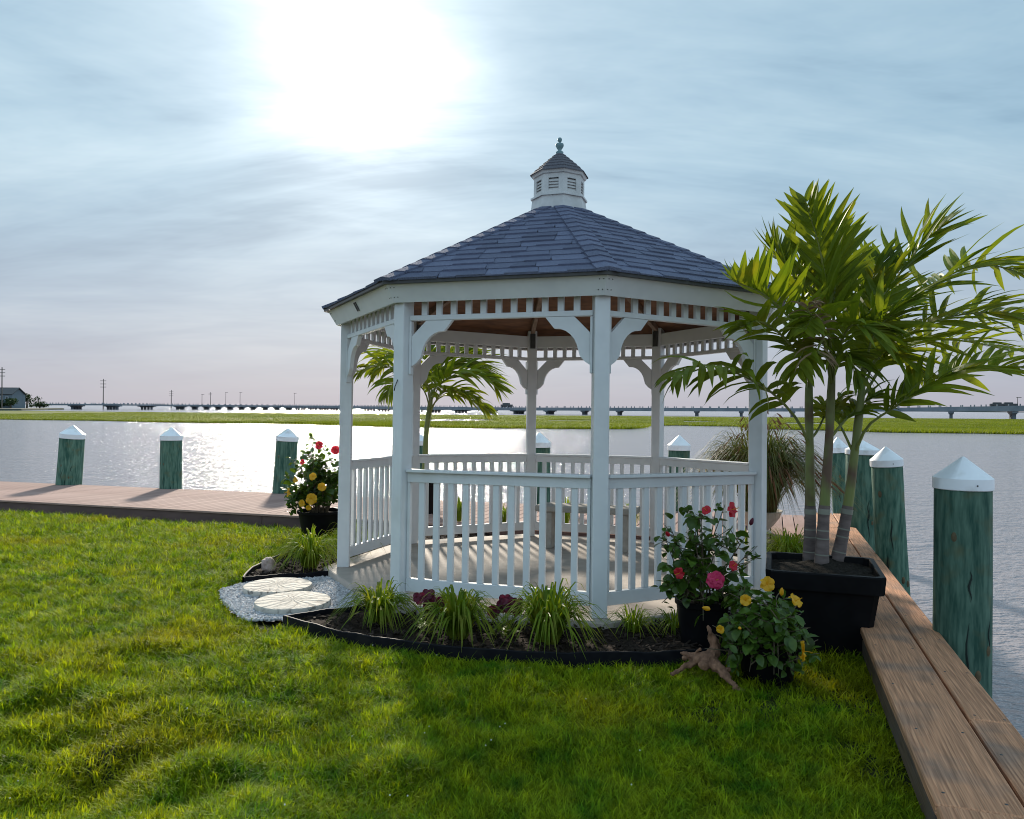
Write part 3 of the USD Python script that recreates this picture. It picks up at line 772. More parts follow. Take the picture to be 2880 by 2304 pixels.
# ------------------------------------------------------------------ gazebo
oct_ = lambda r: [(r * math.cos(math.radians(A0 + 45 * i)), r * math.sin(math.radians(A0 + 45 * i))) for i in range(8)]
slab = trimesh.convex.convex_hull(np.array([(x, y, z) for r, z in ((2.10, -.22), (2.10, -.006), (2.092, 0)) for x, y in oct_(r)]))
sp_ = thing('concrete_slab', kind='structure', matrix=GM)
obj('slab', slab, 'concrete', sp_)
gz = thing('gazebo', 'white eight sided wooden gazebo with slate grey shingle roof and small cupola', 'gazebo', matrix=GM)
corner = np.array(oct_(GR)); AN = [math.radians(A0 + 45 * i) for i in range(8)]
POST = .106
for i in range(8):
    m = MB().box((corner[i][0], corner[i][1], 1.2), (POST, POST, 2.4), AN[i], bev=.005)
    pp = obj('post', m, 'white_paint', gz)
    if i == 1:
        hk = np.array([(0, 0, .04), (0, -.02, 0), (.012, -.034, -.018), (.03, -.05, -.02), (.045, -.06, -.004)])
        hk = hk * 1.4
        c = corner[i] * (1 + .053 / GR)
        R = np.array([[-math.sin(AN[i]), -math.cos(AN[i])], [math.cos(AN[i]), -math.sin(AN[i])]])
        q = np.column_stack([hk[:, 0:2] @ R.T * [1, 1] + c, hk[:, 2] + 1.56])
        obj('hook', tube(q, .004, 6), 'dark_metal', pp)


def side(i):
    """(origin at the middle of side i, unit direction along, outward normal, clear length between posts)."""
    a, b = corner[i], corner[(i + 1) % 8]
    m = (a + b) / 2; d = (b - a); L = np.linalg.norm(d); d /= L
    return m, d, m / np.linalg.norm(m), L - POST * 1.02


def side_box(mb, i, s, z, size, out=0.0, bev=0.003):
    m, d, n, L = side(i)
    c = m + d * s + n * out
    mb.box((c[0], c[1], z), size, math.atan2(d[1], d[0]), bev=bev)
    return mb


bracket = Polygon([(0, -.113), (.112, 0), (.317, 0), (.252, -.08), (.213, -.082), (.172, -.097), (.138, -.122), (.110, -.156), (.092, -.192), (.080, -.235), (.070, -.272), (.034, -.312), (.0, -.335)])
LAT = 2.05
for i in range(8):
    m, d, n, L = side(i); ang = math.atan2(d[1], d[0])
    # frieze: rail, spindles, header
    fr = thing('frieze', parent=gz)
    obj('frieze_rail', side_box(MB(), i, 0, LAT + .019, (L, .042, .038)), 'white_paint', fr)
    for k in range(11):
        s = -L / 2 + (k + 1) * L / 12
        obj('spindle', side_box(MB(), i, s, LAT + .038 + .056, (.044, .030, .112), bev=.002), 'white_paint', fr)
    obj('header_beam', side_box(MB(), i, 0, LAT + .218, (L, .044, .134)), 'white_paint', fr)
    for sgn in (-1, 1):
        m2 = prism(bracket, -.018, .018)
        T4 = np.eye(4); T4[:3, 0] = [-sgn * d[0], -sgn * d[1], 0]; T4[:3, 1] = [0, 0, 1]; T4[:3, 2] = np.cross(T4[:3, 0], T4[:3, 1])
        c = m + d * sgn * (L / 2 - .019); T4[:3, 3] = [c[0], c[1], LAT - .002]
        m2.apply_transform(T4)
        obj('bracket', m2, 'white_paint', gz)
        obj('side_strip', side_box(MB(), i, sgn * (L / 2 - .008), LAT - .20, (.018, .05, .39)), 'white_paint', gz)
    # balustrade, left open on the side of the gravel path
    if i == 0:
        continue
    rl = thing('railing', parent=gz)
    obj('handrail', side_box(MB(), i, 0, .950, (L - .004, .098, .022), bev=.004), 'white_paint', rl)
    obj('top_rail', side_box(MB(), i, 0, .902, (L - .004, .046, .072)), 'white_paint', rl)
    obj('bottom_rail', side_box(MB(), i, 0, .118, (L - .004, .046, .094)), 'white_paint', rl)
    for sgn in (-1, 1):
        obj('end_stile', side_box(MB(), i, sgn * (L / 2 - .014), .515, (.022, .040, .70)), 'white_paint', rl)
    for k in range(11):
        s = -L / 2 + (k + 1) * L / 12
        obj('baluster', side_box(MB(), i, s, .516, (.044, .032, .702), bev=.003), 'white_paint', rl)

# fascia: boards leaning in towards the foot
RE, ZE, RC, ZC = 2.135, 2.322, .215, 3.285
eo, ei = oct_(2.112), oct_(2.022)
for i in range(8):
    j = (i + 1) % 8
    p = [np.array([*ei[i], 2.175]), np.array([*ei[j], 2.175]), np.array([*eo[j], 2.318]), np.array([*eo[i], 2.318])]
    k = .985
    q = [np.array([a[0] * k, a[1] * k, a[2] + (.004 if t < 2 else -.004)]) for t, a in enumerate(p)]
    vv = np.array(p + q)
    fb = obj('fascia_board', (vv, np.array([[0, 1, 2, 3], [7, 6, 5, 4], [0, 4, 5, 1], [1, 5, 6, 2], [2, 6, 7, 3], [3, 7, 4, 0]])), 'white_paint', gz)
    sc_ = MB()
    for t_ in (.012, .03, .97, .988):
        for h_ in (.25, .7):
            q_ = (p[0] * (1 - t_) + p[1] * t_) * (1 - h_) + (p[3] * (1 - t_) + p[2] * t_) * h_
            sc_.tm(trimesh.creation.icosphere(1, .0042).apply_translation(q_))
    obj('screws', sc_, 'dark_metal', fb)
    if i == 0:
        mid = (p[0] + p[1] + p[2] + p[3]) / 4; d = (p[1] - p[0]); d /= np.linalg.norm(d); w = (p[3] - p[0]); w /= np.linalg.norm(w); nn = np.cross(d, w)
        pl = MB()
        for s in (-.02, .02):
            pl.box(mid + d * (s - .02) + nn * .004, (.018, .078, .006), R=np.stack([d, w + .25 * d, nn], 1))
        obj('dark_plate', pl, 'dark_metal', fb)
# roof deck (wood seen from below), shingles, hip caps
ro, rc_ = np.array(oct_(RE - .02)), np.array(oct_(RC - .02))
vv = np.vstack([np.column_stack([ro, np.full(8, ZE)]), np.column_stack([rc_, np.full(8, ZC)]), np.column_stack([ro, np.full(8, ZE - .022)]), np.column_stack([rc_, np.full(8, ZC - .022)])])
ff = []
for i in range(8):
    j = (i + 1) % 8
    ff += [[i, j, 8 + j, 8 + i], [16 + j, 16 + i, 24 + i, 24 + j], [i, 16 + i, 16 + j, j]]
roof = obj('roof', (vv, np.array(ff)), 'ceiling_wood', gz)
rng = np.random.default_rng(21)
rest, hip_rest = MB(), MB()
ee, ec = np.array(oct_(RE)), np.array(oct_(RC))
N_ROW = 15
for i in range(8):
    j = (i + 1) % 8
    P0, P1 = np.array([*ee[i], ZE]), np.array([*ee[j], ZE]); Q0, Q1 = np.array([*ec[i], ZC]), np.array([*ec[j], ZC])
    U = P1 - P0; Lw = np.linalg.norm(U); U /= Lw
    Vv = (Q0 + Q1) / 2 - (P0 + P1) / 2; H = np.linalg.norm(Vv); Vv /= H; Nn = np.cross(U, Vv)
    O = (P0 + P1) / 2
    tw = np.linalg.norm(Q1 - Q0) / 2
    trap = Polygon([(-Lw / 2, -.012), (Lw / 2, -.012), (tw, H), (-tw, H)])
    for r in range(N_ROW):
        v0, v1 = H * r / N_ROW - (.012 if r == 0 else 0), H * (r + 1) / N_ROW + .016
        x = -Lw / 2 - rng.uniform(0, .3); thick = bool(rng.integers(2))
        while x < Lw / 2:
            w = rng.uniform(.14, .34); sl = rng.uniform(.008, .022) * (1 if thick else -1)
            pg = Polygon([(x + .0015 - sl, v0), (x + w - .0015 + sl, v0), (x + w - .0015 - sl, v1), (x + .0015 + sl, v1)]).intersection(trap)
            x += w; hb = .0135 if thick else .0065; thick = not thick
            if pg.is_empty or pg.geom_type != 'Polygon' or pg.area < 4e-4: continue
            c = np.array(pg.exterior.coords)[:-1]
            if Polygon(c).exterior.is_ccw is False: c = c[::-1]
            hgt = .003 + hb * np.clip(1 - (c[:, 1] - v0) / (v1 - v0), 0, 1) + rng.uniform(0, .0012)
            top = O + c[:, :1] * U + c[:, 1:] * Vv + hgt[:, None] * Nn
            bot = O + c[:, :1] * U + c[:, 1:] * Vv
            k = len(c); tri = []
            for t in range(1, k - 1): tri.append([0, t, t + 1])
            for t in range(k):
                u = (t + 1) % k; tri += [[t, k + t, k + u], [t, k + u, u]]
            vv = np.vstack([top, bot])
            if i in (0, 1, 2, 3): obj('shingle', (vv, np.array(tri)), 'shingle', roof)
            else: rest.add(vv, np.array(tri))
    # hip caps along the corner i
    nprev = None
for i in range(8):
    P, Q = np.array([*ee[i], ZE]) * [1.004, 1.004, 1], np.array([*ec[i], ZC])
    D = Q - P; Lh = np.linalg.norm(D); D /= Lh
    tn = np.array([-math.sin(AN[i]), math.cos(AN[i]), 0]); nn = np.cross(D, tn) * -1
    nn = nn if nn[2] > 0 else -nn
    dropk = math.tan(math.radians(10.3))
    nc = 14
    for r in range(nc):
        s0, s1 = Lh * r / nc, Lh * (r + 1) / nc + .02
        w0 = .085; pts = []
        for s, lift in ((s0, .026), (s1, .015)):
            for o in (-w0, 0, w0):
                pts.append(P + D * s + tn * o + nn * (lift - abs(o) * dropk))
        for s in (s0, s1):
            for o in (-w0, 0, w0):
                pts.append(P + D * s + tn * o + nn * (.002 - abs(o) * dropk))
        fq = [[0, 1, 4, 3], [1, 2, 5, 4], [0, 6, 7, 1], [1, 7, 8, 2], [0, 3, 9, 6], [2, 8, 11, 5]]
        if i in (1, 2, 3): obj('hip_cap', (np.array(pts), np.array(fq)), 'shingle', roof)
        else: hip_rest.add(np.array(pts), np.array(fq))
obj('drip_edge', lathe([(RE - .03, ZE - .027), (RE + .002, ZE - .027), (RE + .003, ZE - .002)], 8, AN[0]), 'dark_metal', roof)
obj('rear_shingles', rest, 'shingle', roof, kind='stuff')
obj('rear_hip_caps', hip_rest, 'shingle', roof, kind='stuff')
# rafters along the hips, from post to the hub below the cupola
for i in range(8):
    a = np.array([*(corner[i] * .985), 2.392]); b = np.array([math.cos(AN[i]) * .12, math.sin(AN[i]) * .12, 3.225])
    d = b - a; L = np.linalg.norm(d); d /= L; tn = np.array([-math.sin(AN[i]), math.cos(AN[i]), 0]); nn = np.cross(tn, d)
    obj('rafter', MB().box((a + b) / 2, (.045, L, .085), R=np.stack([tn, d, nn], 1)), 'rafter_wood', gz)
    c = corner[i] * .962
    obj('post_plate', MB().box((c[0], c[1], 2.275), (.012, .06, .17), AN[i]), 'dark_metal', gz)
obj('hub', lathe([(.0, 2.98), (.10, 3.0), (.10, 3.24), (0, 3.24)], 8, AN[0]), 'rafter_wood', gz)
# cupola
cu = thing('cupola', parent=gz)
obj('base', lathe([(.272, 3.225), (.252, 3.385), (.0, 3.385)], 8, AN[0]), 'weathered_white', cu)
obj('ledge', lathe([(.20, 3.386), (.268, 3.386), (.268, 3.402), (.247, 3.412), (.20, 3.412)], 8, AN[0]), 'weathered_white', cu)
r0_, r1_ = .238, .238
for i in range(8):
    j = (i + 1) % 8
    a, b = np.array([math.cos(AN[i]), math.sin(AN[i])]) * r0_, np.array([math.cos(AN[i] + pi / 4), math.sin(AN[i] + pi / 4)]) * r0_
    m = (a + b) / 2; d = (b - a) / np.linalg.norm(b - a); n = m / np.linalg.norm(m); L = np.linalg.norm(b - a); an = math.atan2(d[1], d[0])
    fm = MB()
    z0, z1 = 3.412, 3.588
    for s in (-1, 1): fm.box((*(m + d * s * (L / 2 - .022) - n * .008), (z0 + z1) / 2), (.044, .016, z1 - z0), an)
    fm.box((*(m - n * .008), z0 + .013), (L - .089, .016, .026), an).box((*(m - n * .008), z1 - .020), (L - .089, .016, .040), an)
    fr = obj('louver_frame', fm, 'weathered_white', cu)
    for k in range(4):
        z = z0 + .036 + k * .0265
        R = np.stack([np.array([d[0], d[1], 0]), np.array([n[0] * .5, n[1] * .5, -.866]), np.array([n[0] * .866, n[1] * .866, .5])], 1)
        obj('slat', MB().box((*(m - n * .013), z), (L - .090, .030, .005), R=R), 'weathered_white', fr)
obj('eave', lathe([(.23, 3.588), (.252, 3.592), (.265, 3.62), (.0, 3.62)], 8, AN[0]), 'weathered_white', cu)
obj('inner_wall', lathe([(.16, 3.41), (.16, 3.6)], 8, AN[0]), 'dark_metal', cu)
rm = MB(); K = 6
prof = [(.272 * (1 - t) + .026 * t, 3.618 + .222 * (t ** .92)) for t in np.linspace(0, 1, K + 1)]
step = []
for k in range(K):
    (ra, za), (rb, zb) = prof[k], prof[k + 1]
    step += [(ra + .004, za - .003), (ra + .003, za + .004), (rb + .001, zb - .002)]
obj('roof', lathe(step + [(.0, 3.842)], 8, AN[0]), 'shingle_cupola', cu)
obj('finial', lathe([(.034, 3.832), (.036, 3.850), (.030, 3.856), (.018, 3.862), (.017, 3.872), (.026, 3.885), (.037, 3.905), (.039, 3.918), (.036, 3.928), (.020, 3.934), (.011, 3.941), (.011, 3.948), (.018, 3.953), (.0215, 3.965), (.0205, 3.976), (.013, 3.986), (.001, 3.990)], 20), 'finial_metal', cu, smooth=45)

# stone bench inside
bb = thing('bench', 'plain grey stone bench inside the gazebo', 'bench', matrix=GM @ trimesh.transformations.compose_matrix(translate=[.40, 1.0, 0], angles=[0, 0, math.radians(-17)]))
obj('seat', MB().box((0, 0, .42), (1.06, .36, .065), bev=.01), 'stone_bench', bb)
for s in (-.40, .40):
    obj('leg', MB().box((s, 0, .193), (.09, .29, .386), bev=.008), 'stone_bench', bb)

# ------------------------------------------------------------------ planting bed round the gazebo
def ring(a, r):
    return np.array([GC[0] + r * math.cos(math.radians(a)), GC[1] + r * math.sin(math.radians(a))])


rng = np.random.default_rng(33)
RB = 2.73
A_IN1, A_IN2 = 193.5, 225.0
gravel_poly = Polygon([ring(a, 2.90 if 197 < a < 221 else 2.80 if 195 < a < 223 else 2.72) for a in np.linspace(A_IN1, A_IN2, 40)] + [(-1.05, 5.61), (-.93, 5.55), (-1.68, 6.99), (-1.61, 6.83)]).buffer(0)
slab_poly = Polygon([(GC[0] + x, GC[1] + y) for x, y in oct_(2.09)])
disc = Polygon([ring(a, RB) for a in np.linspace(0, 360, 121)[:-1]])


def bumpy(poly, step, lift, amp, scale, mat, name, kind, skirt=.05):
    x0, y0, x1, y1 = poly.bounds
    gx, gy = np.meshgrid(np.arange(x0 - step, x1 + 2 * step, step), np.arange(y0 - step, y1 + 2 * step, step), indexing='ij')
    z = ground(gx, gy) + lift + amp * (meshkit.fbm(np.stack([gx * scale, gy * scale, 0 * gx], -1), 4, 9) - .5) * 2
    idx = np.arange(gx.size).reshape(gx.shape)
    f = np.stack([idx[:-1, :-1], idx[1:, :-1], idx[1:, 1:], idx[:-1, 1:]], -1).reshape(-1, 4)
    P = np.stack([gx, gy, z], -1).reshape(-1, 3)
    cen = P[f].mean(1)
    f = f[shapely.contains_xy(poly, cen[:, 0], cen[:, 1])]
    used, inv = np.unique(f, return_inverse=True); P = P[used]; f = inv.reshape(-1, 4)
    return obj(name, (P, f), mat, kind=kind, smooth=True)


mulch_poly = disc.difference(slab_poly.buffer(-.03)).difference(gravel_poly)
dock_line = Polygon([uv2xy(-20, V_FRONT), uv2xy(U0, V_FRONT), uv2xy(U0, -5), uv2xy(-20, -5)])
mulch_poly = mulch_poly.intersection(dock_line)
bumpy(mulch_poly, .035, .045, .022, 9, 'mulch', 'mulch', 'structure')
bumpy(gravel_poly, .03, .035, .006, 20, 'gravel', 'gravel_bed', 'structure')


def scatter(poly, n, rg):
    x0, y0, x1, y1 = poly.bounds
    c = np.stack([rg.uniform(x0, x1, n), rg.uniform(y0, y1, n)], 1)
    return c[shapely.contains_xy(poly, c[:, 0], c[:, 1])]


def rand_quats(n, rg):
    q = rg.normal(size=(n, 4)); return q / np.linalg.norm(q, axis=1, keepdims=True)


peb = []
for k in range(4):
    m = trimesh.creation.icosphere(1, 1.0); m.vertices = m.vertices * [1, .8, .6] * (1 + .25 * (rng.uniform(size=(len(m.vertices), 1)) - .5)); peb.append(m)
c = scatter(gravel_poly.buffer(-.005), 15000, rng); n = len(c)
s = rng.uniform(.007, .015, n)
instancer('gravel_pebbles', peb, 'pebble', np.column_stack([c, ground(c[:, 0], c[:, 1]) + .038 + rng.uniform(0, .006, n)]), rng.integers(0, 4, n), (rand_quats(n, rng), np.stack([s, s, s], 1)), label='small white and grey gravel round the stepping stones', cat='gravel')
chips = [trimesh.Trimesh(*box((1, .34, .16)), process=False) for _ in range(2)]
c = scatter(mulch_poly, 14000, rng); n = len(c); s = rng.uniform(.015, .05, n)
yq = yawq(rng.uniform(0, 2 * pi, n)); yq[:, 1:3] = rng.normal(0, .22, (n, 2)); yq /= np.linalg.norm(yq, axis=1, keepdims=True)
instancer('mulch_chips', chips, 'mulch_chip', np.column_stack([c, ground(c[:, 0], c[:, 1]) + .05 + rng.uniform(0, .018, n)]), rng.integers(0, 2, n), (yq, np.stack([s, s, s], 1)), label='dark shredded bark mulch in the bed round the gazebo', cat='mulch')


def strip(pts, h0, h1, th, name, label, cat='garden edging', seglen=None):
    P = np.asarray(pts, float); n = len(P)
    t = np.gradient(P, axis=0); t /= np.linalg.norm(t, axis=1, keepdims=True); nn = np.stack([-t[:, 1], t[:, 0]], 1)
    wob = .006 * (meshkit.noise(np.stack([np.arange(n) * .35, 0 * P[:, 0], 0 * P[:, 0]], -1), 7) - .5) * 2
    g = ground(P[:, 0], P[:, 1])
    vv = []
    for o, z in ((-th, h0), (th, h0), (th, h1 - .004), (th * .4, h1), (-th * .4, h1), (-th, h1 - .004)):
        vv.append(np.column_stack([P + nn * (o + wob[:, None] if False else o), g + z + wob]))
    vv = np.vstack(vv); ff = [[k * n + i, k * n + i + 1, ((k + 1) % 6) * n + i + 1, ((k + 1) % 6) * n + i] for k in range(6) for i in range(n - 1)]
    return obj(name, (vv, np.array(ff)), 'edging_plastic', None, label, cat)


strip([ring(a, RB + .008) for a in np.linspace(225, 304, 90)], -.04, .092, .009, 'garden_edging', 'long curved black edging strip between lawn and front mulch bed')
strip([ring(a, RB + .008) for a in np.linspace(A_IN1 - .2, 152, 40)], -.04, .090, .009, 'garden_edging', 'black edging strip on the lawn side of the left mulch bed')
strip([ring(A_IN1, RB + .008) + (np.array([-1.60, 6.84]) - ring(A_IN1, RB + .008)) * t for t in np.linspace(.008, 1, 20)], -.04, .088, .009, 'garden_edging', 'straight black edging between the left mulch and the gravel')
strip([ring(A_IN2, RB + .008) + (np.array([-1.03, 5.60]) - ring(A_IN2, RB + .008)) * t for t in np.linspace(.008, 1, 20)], -.04, .088, .009, 'garden_edging', 'straight black edging between the gravel and the front mulch')
for (x, y, r, rz, lb) in ((-1.875, 6.24, .268, .35, 'round cast stepping stone nearer the dock side of the gravel'), (-1.60, 5.70, .272, 1.7, 'round cast stepping stone nearer the lawn side of the gravel')):
    pr = [(r * .99, -.05), (r, -.01), (r, .026), (r * .985, .033), (r * .9, .036), (r * .45, .039), (.001, .040)]
    vv, ff = lathe(pr, 56); ww = meshkit.fbm(vv * 9 + x, 3, 3) - .5
    vv[:, 2] += .008 * ww; vv[:, :2] *= (1 + .03 * ww)[:, None]
    p = obj('stepping_stone', (vv, ff), 'stepping_stone', None, lb, 'stepping stone', smooth=40)
    xf = UsdGeom.Xformable(stage.GetPrimAtPath(p)); xf.AddTranslateOp().Set(Gf.Vec3d(x, y, ground(x, y) + .055)); xf.AddRotateZOp().Set(math.degrees(rz))

m = trimesh.creation.icosphere(4, 1.0); vv = np.array(m.vertices)
vv *= (1 + .55 * (meshkit.fbm(vv * 1.6 + 4, 4, 8) - .5))[:, None]; vv = vv * [.06, .075, .06]; vv[:, 0] += -.25 * vv[:, 2]; vv[:, 2] += .05 + .6 * np.maximum(vv[:, 2], 0)
p = obj('rock', (vv, np.array(m.faces)), 'rock_shell', None, 'pale pinkish shell-like rock at the point of the left mulch bed', 'rock', smooth=True)
UsdGeom.Xformable(stage.GetPrimAtPath(p)).AddTranslateOp().Set(Gf.Vec3d(-2.19, 7.02, ground(0, 7.02) + .03))


# ------------------------------------------------------------------ plants
def arch_blades(rg, n, r0, reach, height, w, segs=6, bias=(0, 0)):
    """An arching clump: long strap leaves rising and falling outward."""
    mb = MB()
    for _ in range(n):
        a = rg.uniform(0, 2 * pi); q = r0 * math.sqrt(rg.uniform())
        b = np.array([q * math.cos(a), q * math.sin(a), 0]); a2 = a + rg.normal(0, .5)
        o = rg.uniform() ** .55; h = height * (1 - .42 * o) * rg.uniform(.6, 1.1); L = reach * (.2 + 1.0 * o) * rg.uniform(.7, 1.2)
        d = np.array([math.cos(a2) + bias[0], math.sin(a2) + bias[1], 0]); s = np.array([-d[1], d[0], 0]); s /= np.linalg.norm(s)
        t = np.linspace(0, 1, segs + 1)
        fall = h * (1.0 + .75 * o)
        c = b + d * (L * (t ** 1.25))[:, None] + np.array([0, 0, 1.0]) * (h * np.sin(np.minimum(t * pi * (.52 + .46 * o), pi)))[:, None] * 1.0
        c[:, 2] = np.maximum(c[:, 2], .006)
        wd = w * rg.uniform(.7, 1.2) / 2 * np.sin(np.clip(t * .88 + .16, 0, 1) * pi) ** .6; wd[-1] = 0.0004
        up_ = np.array([0, 0, 1.0]) * (.35 * wd)[:, None]
        vv = np.vstack([c - s * wd[:, None] + up_, c, c + s * wd[:, None] + up_]); k = segs + 1
        ff = [[j, k + j, k + j + 1, j + 1] for j in range(segs)] + [[k + j, 2 * k + j, 2 * k + j + 1, k + j + 1] for j in range(segs)]
        mb.add(vv, np.array(ff))
    return mb.get()


def clump(x, y, n, reach, height, w, label, seed, lift=.045, mat='clump_blade', group=None, bias=(0, 0)):
    p = obj('grass_clump', arch_blades(np.random.default_rng(seed), n, reach * .22, reach, height, w, bias=bias), mat, None, label, 'ornamental grass', group)
    UsdGeom.Xformable(stage.GetPrimAtPath(p)).AddTranslateOp().Set(Gf.Vec3d(float(x), float(y), float(ground(x, y) + lift)))


clump(-.877, 5.22, 190, .27, .30, .014, 'arching grass clump nearest the stepping stones in the front bed', 1)
clump(-.33, 4.86, 210, .29, .36, .014, 'middle grass clump of the front bed between the dark flowers', 2)
clump(.235, 4.78, 230, .32, .40, .015, 'tallest front grass clump left of the front gazebo post', 3)
clump(.80, 5.04, 90, .20, .19, .008, 'thin low grass tuft right of the front gazebo post', 4)
clump(1.08, 5.10, 60, .18, .16, .008, 'sparse low tuft at the foot of the red flowering bush', 14)
clump(-1.86, 7.18, 280, .33, .38, .012, 'grass clump beside the pale rock left of the gazebo', 5)
clump(-1.60, 7.75, 160, .28, .42, .009, 'taller grass clump behind the front left post', 15)
clump(2.72, 7.6, 260, .34, .44, .010, 'bushy green grass clump behind the big square planter', 6, lift=.0)
clump(2.45, 8.1, 140, .25, .34, .010, 'green tuft between the right rear post and the dock', 16, lift=.0)
for k, (x, hh_) in enumerate(((-.66, .36), (-.10, .30), (.66, .42), (1.42, .36))):
    y = 9.52 - .34 * (x - .1) + .06
    clump(x, y, 80, .15, hh_, .010, ['small green tuft behind the gazebo nearest the rear palm', 'second small tuft behind the gazebo left of the bench', 'taller small tuft seen under the bench left half', 'small tuft behind the right leg of the bench'][k], 40 + k, lift=DH)


def leaf_mesh(L, w, rg, fold=.25, curl=.3):
    """An ovate leaf along +x, folded along its midrib."""
    t = np.array([0, .22, .5, .78, 1.0]); ws = np.array([.06, .8, 1.0, .66, .0]) * w / 2
    cz = -curl * L * t ** 2
    mid = np.column_stack([L * t, 0 * t, cz]); lf = np.column_stack([L * t, ws, cz + fold * ws]); rt_ = np.column_stack([L * t, -ws, cz + fold * ws])
    vv = np.vstack([mid, lf, rt_]); ff = []
    for k in range(4):
        ff += [[k, k + 1, 5 + k + 1], [k, 5 + k + 1, 5 + k], [k, 10 + k, 10 + k + 1], [k, 10 + k + 1, k + 1]]
    return vv, np.array(ff)


def frame_from(d, rg=None, upv=(0, 0, 1), roll=0.0):
    d = np.asarray(d, float); d /= np.linalg.norm(d)
    s = np.cross(upv, d); s = s / np.linalg.norm(s) if np.linalg.norm(s) > 1e-6 else np.array([1., 0, 0])
    n = np.cross(d, s)
    if roll:
        s, n = s * math.cos(roll) + n * math.sin(roll), n * math.cos(roll) - s * math.sin(roll)
    return np.stack([d, s, n], 1)


def hibiscus_flower(parent, pos, facing, r0, mat, openness=1.0):
    R = frame_from(facing, roll=(pos[0] * 37) % 3)
    mb = MB()
    layers = [(k, r0, 0.0) for k in range(5)] + ([(k + .5, r0 * .72, .12 * r0) for k in range(5)] + [(k + .2, r0 * .45, .25 * r0) for k in range(5)] if mat == 'petal_pink' else [])
    for k, r, lift in layers:
        a = 2 * pi * k / 5 + .18 * math.sin(3.7 * k)
        t = np.linspace(0, 1, 5); q = np.linspace(-1, 1, 5)
        tt, qq = np.meshgrid(t, q, indexing='ij')
        w = .60 * r * np.sin(np.clip(tt * .83 + .06, 0, 1) * pi) ** .7 * openness ** .4
        rad = r * tt * math.sin(1.25 * openness)
        hgt = r * (.45 * np.sqrt(tt + .001) * (1.25 - openness * .8) + .10 * np.sin(qq * 7 + 2 * k) * tt + .10 * qq * tt - .22 * qq ** 2 * tt) + lift
        ly = w * qq
        y = rad * math.cos(a) - ly * math.sin(a); z = rad * math.sin(a) + ly * math.cos(a)
        P = np.stack([hgt, y, z], -1).reshape(-1, 3)
        idx = np.arange(25).reshape(5, 5); f = np.stack([idx[:-1, :-1], idx[1:, :-1], idx[1:, 1:], idx[:-1, 1:]], -1).reshape(-1, 4)
        mb.add(P @ R.T + pos, f)
    fl = obj('flower', mb, mat, parent, smooth=True)
    r = r0; st = MB(); pts = np.array([[0, 0, 0], [.5 * r, 0, .03 * r], [.95 * r, 0, .14 * r]])
    st.add(*tube(pts @ R.T + pos, [.05 * r, .035 * r, .03 * r], 5))
    obj('stamen', st, 'petal_yellow', fl)


def bud(parent, pos, facing, L, mat):
    R = frame_from(facing)
    v_, f_ = lathe([(.001, 0), (.22 * L, .18 * L), (.26 * L, .45 * L), (.17 * L, .8 * L), (.001, L)], 8)
    obj('bud', (np.column_stack([v_[:, 2], v_[:, 0], v_[:, 1]]) @ R.T + pos, f_), mat, parent, smooth=True)


def shrub(name, label, base, stems, n_leaf, L, flowers, buds, seed, jitter=.05, xmin=-99, xmax=99, cat='hibiscus', small=0, droop=0.0, group=None):
    """stems: lists of points (relative to base); leaves grow along the outer part of each."""
    rg = np.random.default_rng(seed)
    root = thing(name, label, cat, base, group=group)
    segs = []
    for st in stems:
        c = catmull(st, 12)
        obj('stem', tube(c, np.linspace(.0065, .002, 12), 6), 'hib_stem', root)
        segs.append(c)
        for _ in range(3):
            i = rg.integers(4, 11); d = rg.normal(size=3); d[2] = abs(d[2]) * .7 + .2; d /= np.linalg.norm(d)
            b2 = np.array([c[i], c[i] + d * .07, c[i] + d * .07 + (d * [1, 1, .6] + [0, 0, .3 - droop]) * .08])
            c2 = catmull(b2, 6); segs.append(c2)
            obj('twig', tube(c2, np.linspace(.004, .002, 6), 5), 'hib_stem', root)
    tiny = MB()
    for k in range(n_leaf + small):
        c = segs[rg.integers(len(segs))]; t = rg.uniform(.22, 1) ** .7; i = min(int(t * (len(c) - 1)), len(c) - 2)
        p = c[i] + (c[i + 1] - c[i]) * rg.uniform()
        d = rg.normal(size=3); d[2] = d[2] * .5 + .05 - droop
        if rg.uniform() < .5: d[1] -= .5
        l = L * rg.uniform(.55, 1.2) * (1 if k < n_leaf else .6)
        R = frame_from(d, roll=rg.normal(0, .5))
        pet = p + R[:, 0] * l * .22 + rg.normal(0, jitter * .3, 3)
        if pet[0] + R[0, 0] * l * .7 + base[0] < xmin and pet[1] + base[1] < 4.5: continue
        if pet[0] + R[0, 0] * l * .7 + base[0] > xmax: continue
        v_, f_ = leaf_mesh(l, l * rg.uniform(.62, .82), rg, rg.uniform(.1, .45), rg.uniform(.05, .5))
        if k < n_leaf: obj('leaf', (v_ @ R.T + pet, f_), 'hib_leaf', root, smooth=True)
        else: tiny.add(v_ @ R.T + pet, f_)
    if small: obj('small_leaves', tiny, 'hib_leaf', root, kind='stuff')
    b = np.asarray(base)
    for (pos, facing, r, mat, op) in flowers: hibiscus_flower(root, pos - b, facing, r, mat, op)
    for (pos, facing, l, mat) in buds: bud(root, pos - b, facing, l, mat)
    return root


